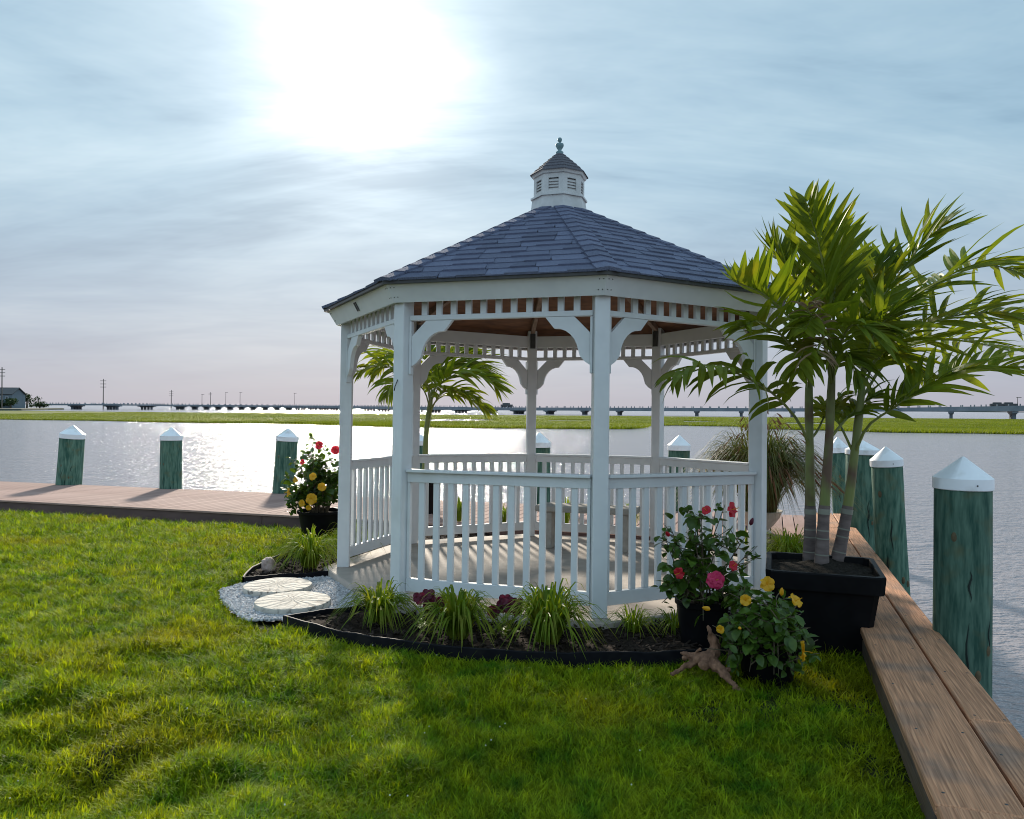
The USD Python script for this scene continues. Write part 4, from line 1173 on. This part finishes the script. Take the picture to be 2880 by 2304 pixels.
def round_pot(x, y, r, h, label, lift=0.0, mat='black_plastic', rr=.78):
    g = ground(x, y) + lift
    p = thing('plant_pot', label, 'plant pot', (x, y, g))
    obj('body', lathe([(r * rr, 0), (r * .97, h - .035), (r, h - .034), (r * 1.03, h - .03), (r * 1.03, h), (r * .96, h), (r * .94, h - .03)], 36), mat, p, smooth=40)
    sv, sf = lathe([(r * .945, h - .045), (r * .5, h - .03), (.001, h - .02)], 30)
    sv[:, 2] += .01 * (meshkit.noise(sv * 40, 3) - .5)
    obj('soil', (sv, sf), 'potting_soil', p)
    return np.array([x, y, g + h - .03])


# red hibiscus right of the front post
b = round_pot(1.20, 4.84, .165, .27, 'round black pot of the red hibiscus beside the driftwood', .045)
rg = np.random.default_rng(61)
stems = []
for k in range(11):
    a = rg.uniform(0, 2 * pi); o = rg.uniform(.08, .31); h_ = rg.uniform(.34, .60) * (1.15 - o)
    stems.append([(.05 * math.cos(a), .05 * math.sin(a), -.02), (o * .5 * math.cos(a), o * .5 * math.sin(a), h_ * .5), (o * math.cos(a), o * math.sin(a) * .7, h_)])
for k in range(12):
    a = rg.uniform(0, 2 * pi) if k > 6 else rg.uniform(-pi, 0); q_ = rg.uniform(.16, .28)
    stems.append([(.04 * math.cos(a), .04 * math.sin(a), 0), (q_ * .7 * math.cos(a), q_ * .7 * math.sin(a), .10), (q_ * math.cos(a), q_ * math.sin(a), rg.uniform(-.06, .10))])
stems += [[(0, 0, 0), (.03, 0, .3), (.13, -.02, .62)], [(0, 0, 0), (-.04, 0, .3), (-.02, 0, .58)], [(0, 0, 0), (-.15, 0, .2), (-.25, -.02, .43)], [(0, 0, 0), (-.16, -.03, .08), (-.27, -.08, .02)]]
Yh = 4.58
FL = [(at(2012, 1632, 4.55), (.05, -1, .15), .058, 'petal_pink', .95), (at(2057, 1434, Yh), (.75, -.6, .25), .055, 'petal_red', .85), (at(1988, 1437, Yh), (-.5, -.6, .5), .042, 'petal_red', .6),
      (at(1912, 1612, Yh), (-.7, -.7, -.1), .045, 'petal_red', .7), (at(2060, 1593, Yh), (.4, -.7, .5), .045, 'petal_red', .6)]
BU = [(at(1882, 1508, Yh), (-.4, -.5, .5), .05, 'petal_red'), (at(2110, 1478, Yh), (.3, -.2, 1), .05, 'petal_purple'), (at(1941, 1520, Yh), (0, -.2, 1), .04, 'hib_leaf')]
shrub('hibiscus_bush', 'tall hibiscus bush with pink and red flowers right of the front post', b, stems, 300, .080, FL, BU, 62, small=420)
# yellow hibiscus before the square planter
b = round_pot(1.43, 4.30, .17, .20, 'round black pot of the yellow hibiscus in front of the planter', 0.0)
stems = []
for k in range(13):
    a = rg.uniform(0, 2 * pi); o = rg.uniform(.08, .24); h_ = rg.uniform(.10, .30)
    stems.append([(.05 * math.cos(a), .05 * math.sin(a), -.02), (o * .6 * math.cos(a), o * .6 * math.sin(a), h_ * .8), (o * math.cos(a), o * math.sin(a), h_)])
for k in range(14):
    a = -pi / 2 + rg.uniform(-1.9, 1.9)
    stems.append([(.05 * math.cos(a), .05 * math.sin(a), -.02), (.18 * math.cos(a), .18 * math.sin(a), .09), (.25 * math.cos(a), .22 * math.sin(a), -.08)])
stems = [[(p_[0] * (.6 if p_[0] > 0 else 1.05), p_[1], p_[2]) for p_ in st_] for st_ in stems]
Yy = 4.0
FL = [(at(2157, 1643, Yy + .1), (.25, -1, .2), .05, 'petal_yellow', .75), (at(2098, 1689, Yy), (-.5, -1, .3), .042, 'petal_yellow', .6), (at(2235, 1692, Yy + .1), (.6, -.6, .7), .052, 'petal_yellow', .7),
      (at(2028, 1770, Yy), (-.5, -.7, .0), .036, 'petal_yellow', .5), (at(2256, 1832, Yy - .05), (1, -.25, .05), .055, 'petal_yellow', .95)]
BU = [(at(2198, 1676, Yy), (0, -.2, 1), .045, 'petal_yellow'), (at(1998, 1714, Yy), (-1, -.3, .25), .05, 'petal_yellow'), (at(2079, 1766, Yy - .1), (0, -1, .1), .03, 'petal_yellow')]
shrub('hibiscus_bush', 'low dark leaved hibiscus with yellow flowers before the square planter', b, stems, 300, .078, FL, BU, 63, droop=.25, small=420, xmin=1.165, xmax=1.63)
# red and yellow hibiscus by the dock at the left
b = round_pot(-2.40, 9.72, .27, .30, 'black pot of the flowering bush by the dock left of the gazebo', 0.0)
stems = []
for k in range(34):
    a = rg.uniform(0, 2 * pi); o = rg.uniform(.06, .42); h_ = rg.uniform(.40, .95) * (1.08 - .6 * o)
    stems.append([(.08 * math.cos(a), .08 * math.sin(a), -.02), (o * .6 * math.cos(a) - .04, o * .6 * math.sin(a), h_ * .5), (o * math.cos(a) - .07, o * math.sin(a), h_)])
for k in range(14):
    a = rg.uniform(0, 2 * pi); q_ = rg.uniform(.25, .42)
    stems.append([(.06 * math.cos(a), .06 * math.sin(a), 0), (q_ * .7 * math.cos(a) - .03, q_ * .7 * math.sin(a), .16), (q_ * math.cos(a) - .06, q_ * math.sin(a), rg.uniform(.0, .25))])
Yl = 9.22
FL = [(at(898, 1253, Yl), (-.2, -1, .3), 0.058, 'petal_red', .8), (at(943, 1266, Yl), (.3, -1, .2), 0.062, 'petal_red', .8), (at(852, 1300, Yl), (-.6, -1, .3), 0.047, 'petal_red', .6), (at(880, 1341, Yl), (-.1, -1, .4), 0.055, 'petal_yellow', .8),
      (at(832, 1350, Yl), (-.8, -1, .2), 0.047, 'petal_yellow', .7), (at(876, 1404, Yl), (0, -1, .15), 0.074, 'petal_yellow', .95), (at(905, 1370, Yl), (.3, -1, .2), .06, 'petal_yellow', .8), (at(850, 1416, Yl), (-.3, -1, .1), .055, 'petal_yellow', .7), (at(813, 1386, Yl), (-.9, -.5, .1), 0.062, 'petal_yellow', .8), (at(868, 1428, Yl), (.1, -1, -.1), 0.047, 'petal_yellow', .6)]
shrub('hibiscus_bush', 'leafy bush with red and yellow flowers by the dock left of the gazebo', b, stems, 300, .11, FL, [], 64, small=1500)


# pansies
def pansies(x, y, n, label, seed):
    rg = np.random.default_rng(seed)
    p = thing('pansy_plant', label, 'pansies', (x, y, ground(x, y) + .045))
    mb = MB()
    for _ in range(36):
        d = rg.normal(size=3); d[2] = abs(d[2]) * .6 + .2; R = frame_from(d); v_, f_ = leaf_mesh(.05, .026, rg); mb.add(v_ @ R.T + rg.normal(0, .035, 3) * [1.2, 1, .4] + [0, 0, .05], f_)
    obj('leaves', mb, 'clump_blade', p)
    for k in range(n):
        q = np.array([rg.uniform(-.09, .09), rg.uniform(-.05, .04), rg.uniform(.17, .25)])
        obj('stalk', tube([q * [.3, .3, 0], q * [.8, .8, .6], q], .002, 5), 'palm_rachis', p)
        R = frame_from((rg.normal(0, .4), -1, rg.uniform(0, .5))); m = MB()
        for a, s in ((.6, 1), (2.54, 1), (-.3, .9), (3.45, .9), (-1.57, 1.1)):
            u = np.linspace(0, 2 * pi, 10)[:-1]; cy, cz = .021 * math.cos(a), .021 * math.sin(a)
            rim = np.column_stack([.004 * np.sin(3 * u + k), cy + .023 * s * np.cos(u), cz + .023 * s * np.sin(u)]); vv = np.vstack([[[-.003, cy, cz]], rim])
            m.add(vv @ R.T + q, np.array([[0, 1 + i, 1 + (i + 1) % 9] for i in range(9)]))
        obj('flower', m, 'petal_purple', p)


pansies(-.52, 4.98, 10, 'dark purple pansies between the first and middle grass clumps', 71)
pansies(-.02, 4.87, 10, 'dark purple pansies left of the tallest front grass clump', 72)


# ------------------------------------------------------------------ palms
def frond(pts, n, Lmax, w, rg, sweep=.5, wind=(.35, 0, -.05), droop=.5, base_bare=.12, spread=1.0, upbias=.25, side_w=(1, 1), roll=0.0):
    """A feather leaf along the curve pts: (rachis mesh, leaflets mesh)."""
    c = catmull(pts, 40)
    rach = tube(c[::3], np.linspace(.011, .003, len(c[::3])), 6)
    mb = MB(); wind = np.asarray(wind, float)
    tg = np.gradient(c, axis=0); tg /= np.linalg.norm(tg, axis=1, keepdims=True)
    for k in range(n):
        t = base_bare + (1 - base_bare) * (k + .5) / n
        i = min(int(t * 39), 38); p = c[i] + (c[i + 1] - c[i]) * (t * 39 - i); T = tg[i]
        s = np.cross(T, [0, 0, 1.0]); s = s / np.linalg.norm(s) if np.linalg.norm(s) > .05 else np.array([0, 1.0, 0])
        u = np.cross(s, T)
        if u[2] < 0: u = -u
        if roll: s, u = s * math.cos(roll) + u * math.sin(roll), u * math.cos(roll) - s * math.sin(roll)
        for sg, sw in ((-1, side_w[0]), (1, side_w[1])):
            if rg.uniform() > sw: continue
            L = Lmax * (math.sin(pi * min(max(.16 + .78 * (t - base_bare) / (1 - base_bare), 0), 1)) ** .75) * rg.uniform(.82, 1.12)
            d = s * sg * spread + T * (sweep + .5 * t) + u * (upbias + rg.normal(0, .10)) + rg.normal(0, .06, 3)
            d /= np.linalg.norm(d)
            m = 6; q = np.linspace(0, 1, m)
            path = [p]
            dd = d.copy()
            for j in range(1, m):
                dd = dd + (wind * (.16 + .1 * rg.uniform()) + np.array([0, 0, -droop * .30])) * q[j]
                dd /= np.linalg.norm(dd); path.append(path[-1] + dd * L / (m - 1))
            path = np.array(path)
            tt = np.gradient(path, axis=0); tt /= np.linalg.norm(tt, axis=1, keepdims=True)
            wv = np.cross(tt, u if abs(tt[0] @ u) < .9 else s); wv /= np.linalg.norm(wv, axis=1, keepdims=True) + 1e-9
            roll = rg.normal(0, .35); nv_ = np.cross(wv, tt); wv = wv * math.cos(roll) + nv_ * math.sin(roll); nv_ = np.cross(wv, tt)
            ww = w / 2 * np.array([.45, .95, 1, .85, .5, .03]) * rg.uniform(.8, 1.15)
            vv = np.vstack([path - wv * ww[:, None] + nv_ * (.28 * ww)[:, None], path, path + wv * ww[:, None] + nv_ * (.28 * ww)[:, None]])
            ff = [[j, m + j, m + j + 1, j + 1] for j in range(m - 1)] + [[m + j, 2 * m + j, 2 * m + j + 1, m + j + 1] for j in range(m - 1)]
            mb.add(vv, np.array(ff))
    return rach, mb.get()


def add_frond(root, pts, n, Lmax, w, rg, mat='palm_leaf', dens=.92, wide=1.25, **k):
    r_, l_ = frond(pts, int(n * dens), Lmax * 1.05, w * wide, rg, **k)
    f_ = obj('frond', l_, mat, root)
    obj('rachis', r_, 'palm_rachis', f_)


# big square planter at the right with a three-stemmed palm
PC = np.array([1.985, 4.945]); pyaw = math.atan2(E1[1], E1[0])
g = ground(*PC) + .0
pl = thing('planter', 'large square black plastic planter holding the three stemmed palm', 'planter', (PC[0], PC[1], g), pyaw)
Hh, RW = .52, .338


def sq(r, z, bev=.03):
    return [(sx * r - (bev * sx if k == 0 else 0), sy * r - (bev * sy if k == 1 else 0), z) for sx, sy in ((1, 1), (-1, 1), (-1, -1), (1, -1)) for k in ((0, 1) if sx * sy < 0 else (1, 0))]


def sq_loft(levels):
    v_ = np.vstack([np.array(sq(r, z)) for r, z in levels]); n_ = 8
    f_ = [[i * n_ + j, i * n_ + (j + 1) % n_, (i + 1) * n_ + (j + 1) % n_, (i + 1) * n_ + j] for i in range(len(levels) - 1) for j in range(n_)]
    return v_, np.array(f_)


obj('body', sq_loft([(.245, 0), (.25, .005), (.305, Hh - .115), (.306, Hh - .112)]), 'black_plastic', pl)
obj('rim', sq_loft([(.300, Hh - .112), (RW - .012, Hh - .112), (RW - .008, Hh - .106), (RW, Hh - .008), (RW - .004, Hh), (RW - .03, Hh), (RW - .034, Hh - .006), (RW - .04, Hh - .06)]), 'black_plastic', pl)
gx, gy = np.meshgrid(np.linspace(-.305, .305, 40), np.linspace(-.305, .305, 40), indexing='ij')
gzv = Hh - .045 + .03 * (meshkit.fbm(np.stack([gx * 14, gy * 14, 0 * gx], -1), 3, 2) - .5) + .03 * np.exp(-((gx - .02) ** 2 + (gy - .22) ** 2) / .02)
idx = np.arange(1600).reshape(40, 40); f = np.stack([idx[:-1, :-1], idx[1:, :-1], idx[1:, 1:], idx[:-1, 1:]], -1).reshape(-1, 4)
obj('soil', (np.stack([gx, gy, gzv], -1).reshape(-1, 3), f), 'potting_soil', pl, smooth=True)

rg = np.random.default_rng(90)
zb = g + Hh - .05
palm = thing('palm_tree', 'windblown palm with three ringed stems in the square black planter', 'palm')
TR = [([(2278, 1562), (2279, 1440), (2277, 1250), (2275, 1100), (2282, 960)], 5.24), ([(2310, 1576), (2318, 1440), (2331, 1250), (2338, 1090), (2345, 950)], 5.10), ([(2352, 1566), (2382, 1440), (2404, 1270), (2420, 1130), (2432, 1000)], 5.22)]
crown = []
for k, (pp, Y) in enumerate(TR):
    P = np.array([at(a, b_, Y) for a, b_ in pp]); P[0, 2] = zb - .03
    c = catmull(P, 30)
    hz = (c[:, 2] - c[0, 2]) / (c[-1, 2] - c[0, 2])
    rad = np.interp(hz, [0, .03, .12, .22, .45, .6, .66, .8, 1], [.056, .047, .040, .036, .030, .026, .029, .025, .012])
    nb = 9
    trk = obj('trunk', tube(c[nb - 1:], rad[nb - 1:], 14), 'palm_trunk', palm, smooth=40)
    obj('base', tube(c[:nb], rad[:nb] * 1.03, 14), 'palm_base', trk, smooth=40)
    for h_ in (.09, .15, .2, .245):
        i = int(h_ * 29); q = c[i:i + 2]; q = np.vstack([q[0], q[0] + (q[1] - q[0]) * (.16 if h_ < .22 else .6)])
        obj('ring', tube(q, np.interp(h_, hz, rad) * 1.09, 14), 'palm_ring', trk, smooth=40)
    crown.append(c)
c1, c2, c3 = crown


def F(base, mids, Ys):
    return [base] + [at(px, py, Y) for (px, py), Y in zip(mids, Ys)]


FR = [
    # upright broad leaf
    (F(c2[24], [(2330, 860), (2305, 700), (2262, 560)], [5.1, 5.05, 5.0]), 26, .40, .040, dict(wind=(.25, 0, .15), droop=.06, sweep=.9, base_bare=.22, upbias=.1)),
    (F(c2[25], [(2345, 860), (2350, 740), (2340, 640)], [5.15, 5.2, 5.25]), 22, .36, .036, dict(wind=(.4, 0, .1), droop=.1, sweep=.9, base_bare=.25)),
    # left leaves
    (F(c1[25], [(2225, 905), (2150, 830), (2060, 790)], [5.1, 4.95, 4.85]), 24, .36, .042, dict(wind=(.15, 0, .75), droop=-.25, sweep=.3, base_bare=.15, upbias=.8, side_w=(1, .8))),
    (F(c1[25], [(2240, 820), (2195, 735), (2160, 690)], [5.3, 5.35, 5.4]), 20, .34, .036, dict(wind=(.1, 0, .4), droop=.0, sweep=.6, base_bare=.2, upbias=.5)),
    (F(c1[24], [(2215, 960), (2140, 905), (2080, 920)], [5.0, 4.8, 4.7]), 20, .30, .036, dict(wind=(.1, 0, -.1), droop=.4, sweep=.5, base_bare=.2)),
    (F(c1[14], [(2245, 1185), (2165, 1100), (2060, 1045), (1960, 1030), (1880, 1075)], [5.15, 5.0, 4.85, 4.75, 4.7]), 24, .36, .042, dict(roll=-.5, wind=(.05, 0, -.5), droop=.8, sweep=.35, base_bare=.30, upbias=.1)),
    # right leaves, blown out
    (F(c2[25], [(2430, 900), (2530, 770), (2600, 680), (2660, 630)], [5.15, 5.2, 5.2, 5.2]), 34, .40, .036, dict(roll=.95, wind=(.55, 0, .15), droop=.05, sweep=.45, base_bare=.16, upbias=.3)),
    (F(c3[27], [(2520, 880), (2640, 790), (2760, 745), (2880, 770)], [5.3, 5.4, 5.5, 5.5]), 38, .42, .034, dict(roll=.95, wind=(.42, 0, -.1), droop=.3, sweep=.42, base_bare=.14)),
    (F(c3[26], [(2520, 960), (2660, 895), (2800, 880), (2930, 915)], [5.2, 5.2, 5.2, 5.2]), 40, .42, .034, dict(roll=.95, wind=(.42, 0, -.12), droop=.35, sweep=.42, base_bare=.12)),
    (F(c3[14], [(2440, 1200), (2516, 1146), (2610, 1085), (2740, 1040), (2900, 1030)], [5.1, 5.0, 4.95, 4.9, 4.9]), 38, .38, .036, dict(roll=.95, wind=(.45, 0, -.1), droop=.3, sweep=.42, base_bare=.34, upbias=.3)),
    (F(c3[22], [(2500, 1010), (2600, 960), (2720, 960), (2850, 990)], [5.5, 5.6, 5.7, 5.8]), 34, .40, .034, dict(roll=.95, wind=(.42, 0, -.1), droop=.35, sweep=.42, base_bare=.16)),
    # foreground folded leaves of the crown
    (F(c2[23], [(2330, 930), (2290, 890), (2265, 930)], [4.95, 4.85, 4.8]), 12, .24, .036, dict(wind=(.5, 0, -.3), droop=.6, sweep=.3, base_bare=.2)),
    (F(c2[23], [(2380, 930), (2430, 920), (2500, 960)], [4.95, 4.85, 4.8]), 20, .32, .034, dict(wind=(.6, 0, -.3), droop=.6, sweep=.6, base_bare=.15)),
    (F(c3[24], [(2450, 960), (2490, 900), (2560, 860)], [5.1, 5.0, 4.95]), 26, .36, .036, dict(wind=(.6, 0, 0), droop=.3, sweep=.7, base_bare=.15)),
    (F(c2[22], [(2360, 1000), (2390, 1010), (2420, 1070)], [4.95, 4.85, 4.8]), 18, .30, .034, dict(wind=(.3, 0, -.4), droop=.9, sweep=.5, base_bare=.15)),
    (F(c1[22], [(2270, 985), (2255, 1000), (2245, 1050)], [5.0, 4.9, 4.85]), 16, .26, .036, dict(wind=(.2, 0, -.5), droop=.9, sweep=.5, base_bare=.2)),
    (F(c1[24], [(2290, 880), (2275, 800), (2255, 740)], [5.35, 5.45, 5.5]), 20, .34, .036, dict(wind=(.3, 0, .2), droop=.1, sweep=.7, base_bare=.2)),
    (F(c3[25], [(2440, 880), (2450, 800), (2475, 720)], [5.3, 5.35, 5.4]), 22, .36, .036, dict(wind=(.5, 0, .2), droop=.1, sweep=.7, base_bare=.2)),
    (F(c3[23], [(2470, 1000), (2530, 1000), (2590, 1050)], [5.3, 5.2, 5.2]), 22, .34, .034, dict(wind=(.6, 0, -.3), droop=.6, sweep=.6, base_bare=.15)),
    (F(c2[24], [(2400, 870), (2480, 840), (2560, 850)], [5.5, 5.7, 5.8]), 26, .38, .036, dict(wind=(.6, 0, 0), droop=.4, sweep=.6, base_bare=.15)),
    (F(c1[15], [(2300, 1210), (2330, 1150), (2370, 1110)], [5.3, 5.35, 5.4]), 10, .20, .026, dict(wind=(.3, 0, -.3), droop=.7, sweep=.6, base_bare=.5)),
    (F(c2[15], [(2370, 1190), (2410, 1150), (2460, 1110)], [5.2, 5.25, 5.3]), 14, .26, .028, dict(wind=(.3, 0, -.4), droop=.8, sweep=.6, base_bare=.4)),
    (F(c3[14], [(2370, 1210), (2340, 1160), (2310, 1140)], [5.25, 5.3, 5.35]), 10, .22, .028, dict(wind=(.2, 0, -.4), droop=.8, sweep=.6, base_bare=.4)),
]
for pts, n, L, w, k in FR:
    add_frond(palm, pts, n, L, w, rg, **k)
for pts, n, L in ((F(c2[22], [(2310, 930), (2270, 870), (2300, 850)], [4.85, 4.75, 4.72]), 16, .14), (F(c2[22], [(2320, 960), (2300, 990), (2330, 1010)], [4.9, 4.8, 4.78]), 8, .2)):
    add_frond(palm, pts, n, L, .012, rg, 'palm_dry', wind=(.6, 0, -.5), droop=1.0, sweep=.3, base_bare=.3)

# smaller palm in a dark pot behind the gazebo
bx, by = -1.22, 10.8
b = round_pot(bx, by, .22, .44, 'dark pot of the rear palm on the dock behind the gazebo', DH, rr=.7)
palm2 = thing('palm_tree', 'smaller bent palm seen through the left side of the gazebo', 'palm')
P = np.array([b + [0, 0, -.03], at(1195, 1300, by), at(1199, 1220, by), at(1208, 1150, by), at(1216, 1095, by)])
c = catmull(P, 30); obj('trunk', tube(c, np.interp(np.linspace(0, 1, 30), [0, .1, .6, .75, 1], [.05, .04, .036, .04, .015]), 12), 'palm_trunk', palm2, smooth=40)
rg = np.random.default_rng(93)


def F2(i, mids, Ys):
    return [c[i]] + [at(px, py, Y) for (px, py), Y in zip(mids, Ys)]


for pts, n, L, w, k in [
    (F2(22, [(1190, 1095), (1130, 1045), (1060, 1030), (995, 1055)], [10.7, 10.6, 10.5, 10.4]), 30, .50, .045, dict(wind=(.1, 0, -.3), droop=.8, sweep=.5, base_bare=.2)),
    (F2(23, [(1195, 1070), (1140, 1010), (1085, 1000), (1045, 1050)], [10.9, 10.9, 11, 11]), 28, .48, .045, dict(wind=(.1, 0, -.4), droop=.9, sweep=.5, base_bare=.2)),
    (F2(24, [(1215, 1040), (1200, 990), (1170, 970)], [10.9, 11, 11.1]), 26, .50, .045, dict(wind=(.5, 0, .1), droop=.3, sweep=.6, base_bare=.2)),
    (F2(24, [(1240, 1060), (1290, 1020), (1340, 1025), (1380, 1060)], [10.8, 10.8, 10.8, 10.8]), 34, .60, .042, dict(roll=.8, wind=(.5, 0, .0), droop=.5, sweep=.7, base_bare=.15)),
    (F2(24, [(1245, 1075), (1300, 1050), (1360, 1060), (1400, 1095)], [10.5, 10.4, 10.3, 10.3]), 34, .55, .042, dict(roll=.8, wind=(.5, 0, -.1), droop=.6, sweep=.7, base_bare=.15)),
    (F2(23, [(1230, 1060), (1255, 1010), (1300, 985), (1330, 1000)], [11, 11.1, 11.2, 11.2]), 30, .55, .042, dict(roll=.8, wind=(.5, 0, .1), droop=.4, sweep=.7, base_bare=.15)),
    (F2(21, [(1245, 1105), (1290, 1100), (1340, 1120)], [10.5, 10.4, 10.3]), 26, .40, .04, dict(wind=(.5, 0, -.4), droop=.9, sweep=.6, base_bare=.2)),
    (F2(22, [(1205, 1085), (1165, 1060), (1110, 1075), (1080, 1120)], [10.4, 10.2, 10.1, 10.1]), 26, .42, .042, dict(wind=(.2, 0, -.5), droop=1.0, sweep=.5, base_bare=.2)),
    (F2(17, [(1225, 1130), (1270, 1110), (1330, 1130), (1380, 1160)], [10.7, 10.7, 10.7, 10.7]), 24, .40, .04, dict(wind=(.5, 0, -.4), droop=.8, sweep=.6, base_bare=.35)),
]:
    add_frond(palm2, pts, n, L, w, rg, **k)

# fountain grass in a pale bowl on the dock behind the right posts
bx, by = 2.90, 9.05
bz = ground(bx, by) + DH
p = thing('bowl_planter', 'pale ceramic bowl planter under the reddish grass on the dock', 'bowl planter', (bx, by, bz))
obj('bowl', lathe([(.12, 0), (.14, .01), (.11, .05), (.16, .10), (.225, .19), (.25, .255), (.262, .262), (.255, .27), (.235, .262), (.21, .2)], 40), 'bowl_ceramic', p, smooth=35)
obj('soil', lathe([(.222, .225), (.1, .24), (.001, .245)], 24), 'potting_soil', p)
fg = thing('fountain_grass', 'tall arching green and reddish grass in the pale bowl planter', 'fountain grass', (bx, by, bz + .235))
rg = np.random.default_rng(96)
obj('blades', arch_blades(rg, 1250, .18, .80, 1.10, .012, 8, bias=(-.04, -.1)), 'fountain_blade', fg)
pm = MB()
for k in range(170):
    a = rg.uniform(0, 2 * pi); o = rg.uniform(.1, .85); h_ = rg.uniform(.85, 1.3) * (1.08 - .75 * o)
    q = catmull([(0, 0, 0), (o * .4 * math.cos(a), o * .4 * math.sin(a), h_ * .8), (o * .8 * math.cos(a) + .04, o * .8 * math.sin(a), h_), (o * 1.1 * math.cos(a) + .06, o * 1.1 * math.sin(a), h_ - .25 * o)], 12)
    pm.add(*tube(q[:9], .0016, 4)); pm.add(*tube(q[8:], [.004, .008, .009, .002], 5))
obj('plumes', pm, 'plume', fg)

# driftwood: one gnarled piece
def bone(a, b, ra, rb):
    import manifold3d as m3
    def s(p, r): return m3.Manifold.sphere(r, 14).translate(tuple(map(float, p)))
    return m3.Manifold.batch_hull([s(a, ra), s(b, rb)])


def dw(cx, cy, Y):
    return at(1850 + cx / 4.312, 1600 + cy / 4.312, Y)


import manifold3d as m3
J = [(dw(640, 1090, 4.26), dw(690, 960, 4.30), .036, .030), (dw(690, 960, 4.30), dw(660, 820, 4.31), .030, .021), (dw(660, 820, 4.31), dw(612, 715, 4.30), .021, .009),
     (dw(640, 1090, 4.26), dw(480, 1090, 4.30), .036, .032), (dw(480, 1090, 4.30), dw(350, 1050, 4.32), .032, .015), (dw(350, 1050, 4.32), dw(285, 1020, 4.32), .013, .005), (dw(440, 1050, 4.30), dw(515, 975, 4.29), .012, .004),
     (dw(470, 1120, 4.3), dw(330, 1190, 4.28), .026, .017), (dw(330, 1190, 4.28), dw(180, 1268, 4.24), .017, .011), (dw(340, 1095, 4.3), dw(315, 1085, 4.26), .012, .006),
     (dw(640, 1120, 4.26), dw(760, 1220, 4.18), .036, .024), (dw(760, 1220, 4.18), dw(870, 1340, 4.12), .024, .018), (dw(870, 1340, 4.12), dw(960, 1450, 4.07), .018, .013), (dw(960, 1450, 4.07), dw(1090, 1512, 4.04), .012, .005),
     (dw(800, 1250, 4.18), dw(880, 1215, 4.16), .012, .009), (dw(880, 1215, 4.16), dw(905, 1180, 4.16), .009, .006), (dw(650, 1130, 4.26), dw(560, 1180, 4.22), .030, .024), (dw(700, 1000, 4.3), dw(720, 880, 4.36), .024, .012)]
body = m3.Manifold.batch_boolean([bone(*j) for j in J], m3.OpType.Add).refine_to_length(.008)
bm = body.to_mesh(); tmw = trimesh.Trimesh(bm.vert_properties[:, :3], bm.tri_verts, process=True)
trimesh.smoothing.filter_taubin(tmw, iterations=12)
vv = np.array(tmw.vertices); nn = np.array(tmw.vertex_normals)
vv += nn * (.017 * (meshkit.fbm(vv * np.array([45, 45, 26]), 4, 5) - .5) * 2)[:, None]
o_ = vv.mean(0); o_[2] = ground(o_[0], o_[1])
p = obj('driftwood', (vv - o_, np.array(tmw.faces)), 'driftwood', None, 'gnarled brown driftwood piece at the edge of the lawn', 'driftwood', smooth=True)
UsdGeom.Xformable(stage.GetPrimAtPath(p)).AddTranslateOp().Set(Gf.Vec3d(*map(float, o_)))

# ------------------------------------------------------------------ lawn grass
rng = np.random.default_rng(101)
N = 330000
yy = 1.7 + (V_FRONT + 3.6 - 1.7) * rng.uniform(0, 1, N) ** 1.5
xx = rng.uniform(-1, 1, N) * (.80 * yy + .8)
keepw = np.clip(1.0 * (2.6 / yy) ** .75, 0, .85)
ok = rng.uniform(size=N) < keepw
ue, ve = xx * E1[0] + yy * E1[1], xx * E2[0] + yy * E2[1]
ok &= (ue < .535) & (ve < V_FRONT + .0)
gd = np.hypot(xx - GC[0], yy - GC[1]); ga = np.degrees(np.arctan2(yy - GC[1], xx - GC[0])) % 360
ok &= (gd > 2.755) & ~((ga > 192) & (ga < 226) & (gd < 2.9)) & ~((np.abs((xx - PC[0]) * E1[0] + (yy - PC[1]) * E1[1]) < .25) & (np.abs((xx - PC[0]) * E2[0] + (yy - PC[1]) * E2[1]) < .25))
ok &= (np.hypot(xx - 1.43, yy - 4.30) > .13) & (np.hypot(xx + 2.40, yy - 9.72) > .2)
bare = meshkit.fbm(np.stack([xx * 1.7, yy * 1.7, 0 * xx], -1) + 31, 3, 17)
right = np.clip((ue + .35) / .8, 0, 1)
ok &= rng.uniform(size=N) < np.clip(1.0 - 3.2 * (bare - .60) * (bare > .60) - .45 * right * (bare > .47), .08, 1)
xx, yy, bare = xx[ok], yy[ok], bare[ok]
n = len(xx)
protos = [blades_mesh(rng, 15, .038, .022, .066, .0060, 1.1, 3) for _ in range(5)] + [blades_mesh(rng, 9, .04, .035, .10, .0066, .9, 3) for _ in range(3)]
sc = np.clip((yy / 3.2) ** .45, .85, 1.6) * (.8 + .45 * meshkit.fbm(np.stack([xx * 1.3, yy * 1.3, 0 * xx], -1), 2, 6)) 
tq = yawq(rng.uniform(0, 2 * pi, n)); tq[:, 1:3] = rng.normal(0, .09, (n, 2)); tq /= np.linalg.norm(tq, axis=1, keepdims=True)
instancer('grass', protos, 'grass_blade', np.column_stack([xx, yy, lawn_z(xx, yy) - .004]), rng.integers(0, 8, n), (tq, np.stack([sc, sc, sc * (.55 + .5 * meshkit.fbm(np.stack([xx * 5, yy * 5, 0 * xx], -1) + 9, 2, 8))], 1)), label='mown green lawn grass round the gazebo bed', cat='grass')
print('grass tufts', n)
m = trimesh.creation.icosphere(1, .003)  # tiny white balls added to stand for glints of light on the grass
k = rng.choice(n, 260, replace=False); k = k[(xx[k] < .6)]
near = bare[k] > .42
k = k[near]
instancer('clover_flowers', [m], 'glint_white', np.column_stack([xx[k], yy[k], lawn_z(xx[k], yy[k]) + .045]), np.zeros(len(k), int), (yawq(0 * xx[k]), np.stack([np.full(len(k), 1.0)] * 3, 1)), label='tiny white clover specks painted across the lawn', cat='glint')
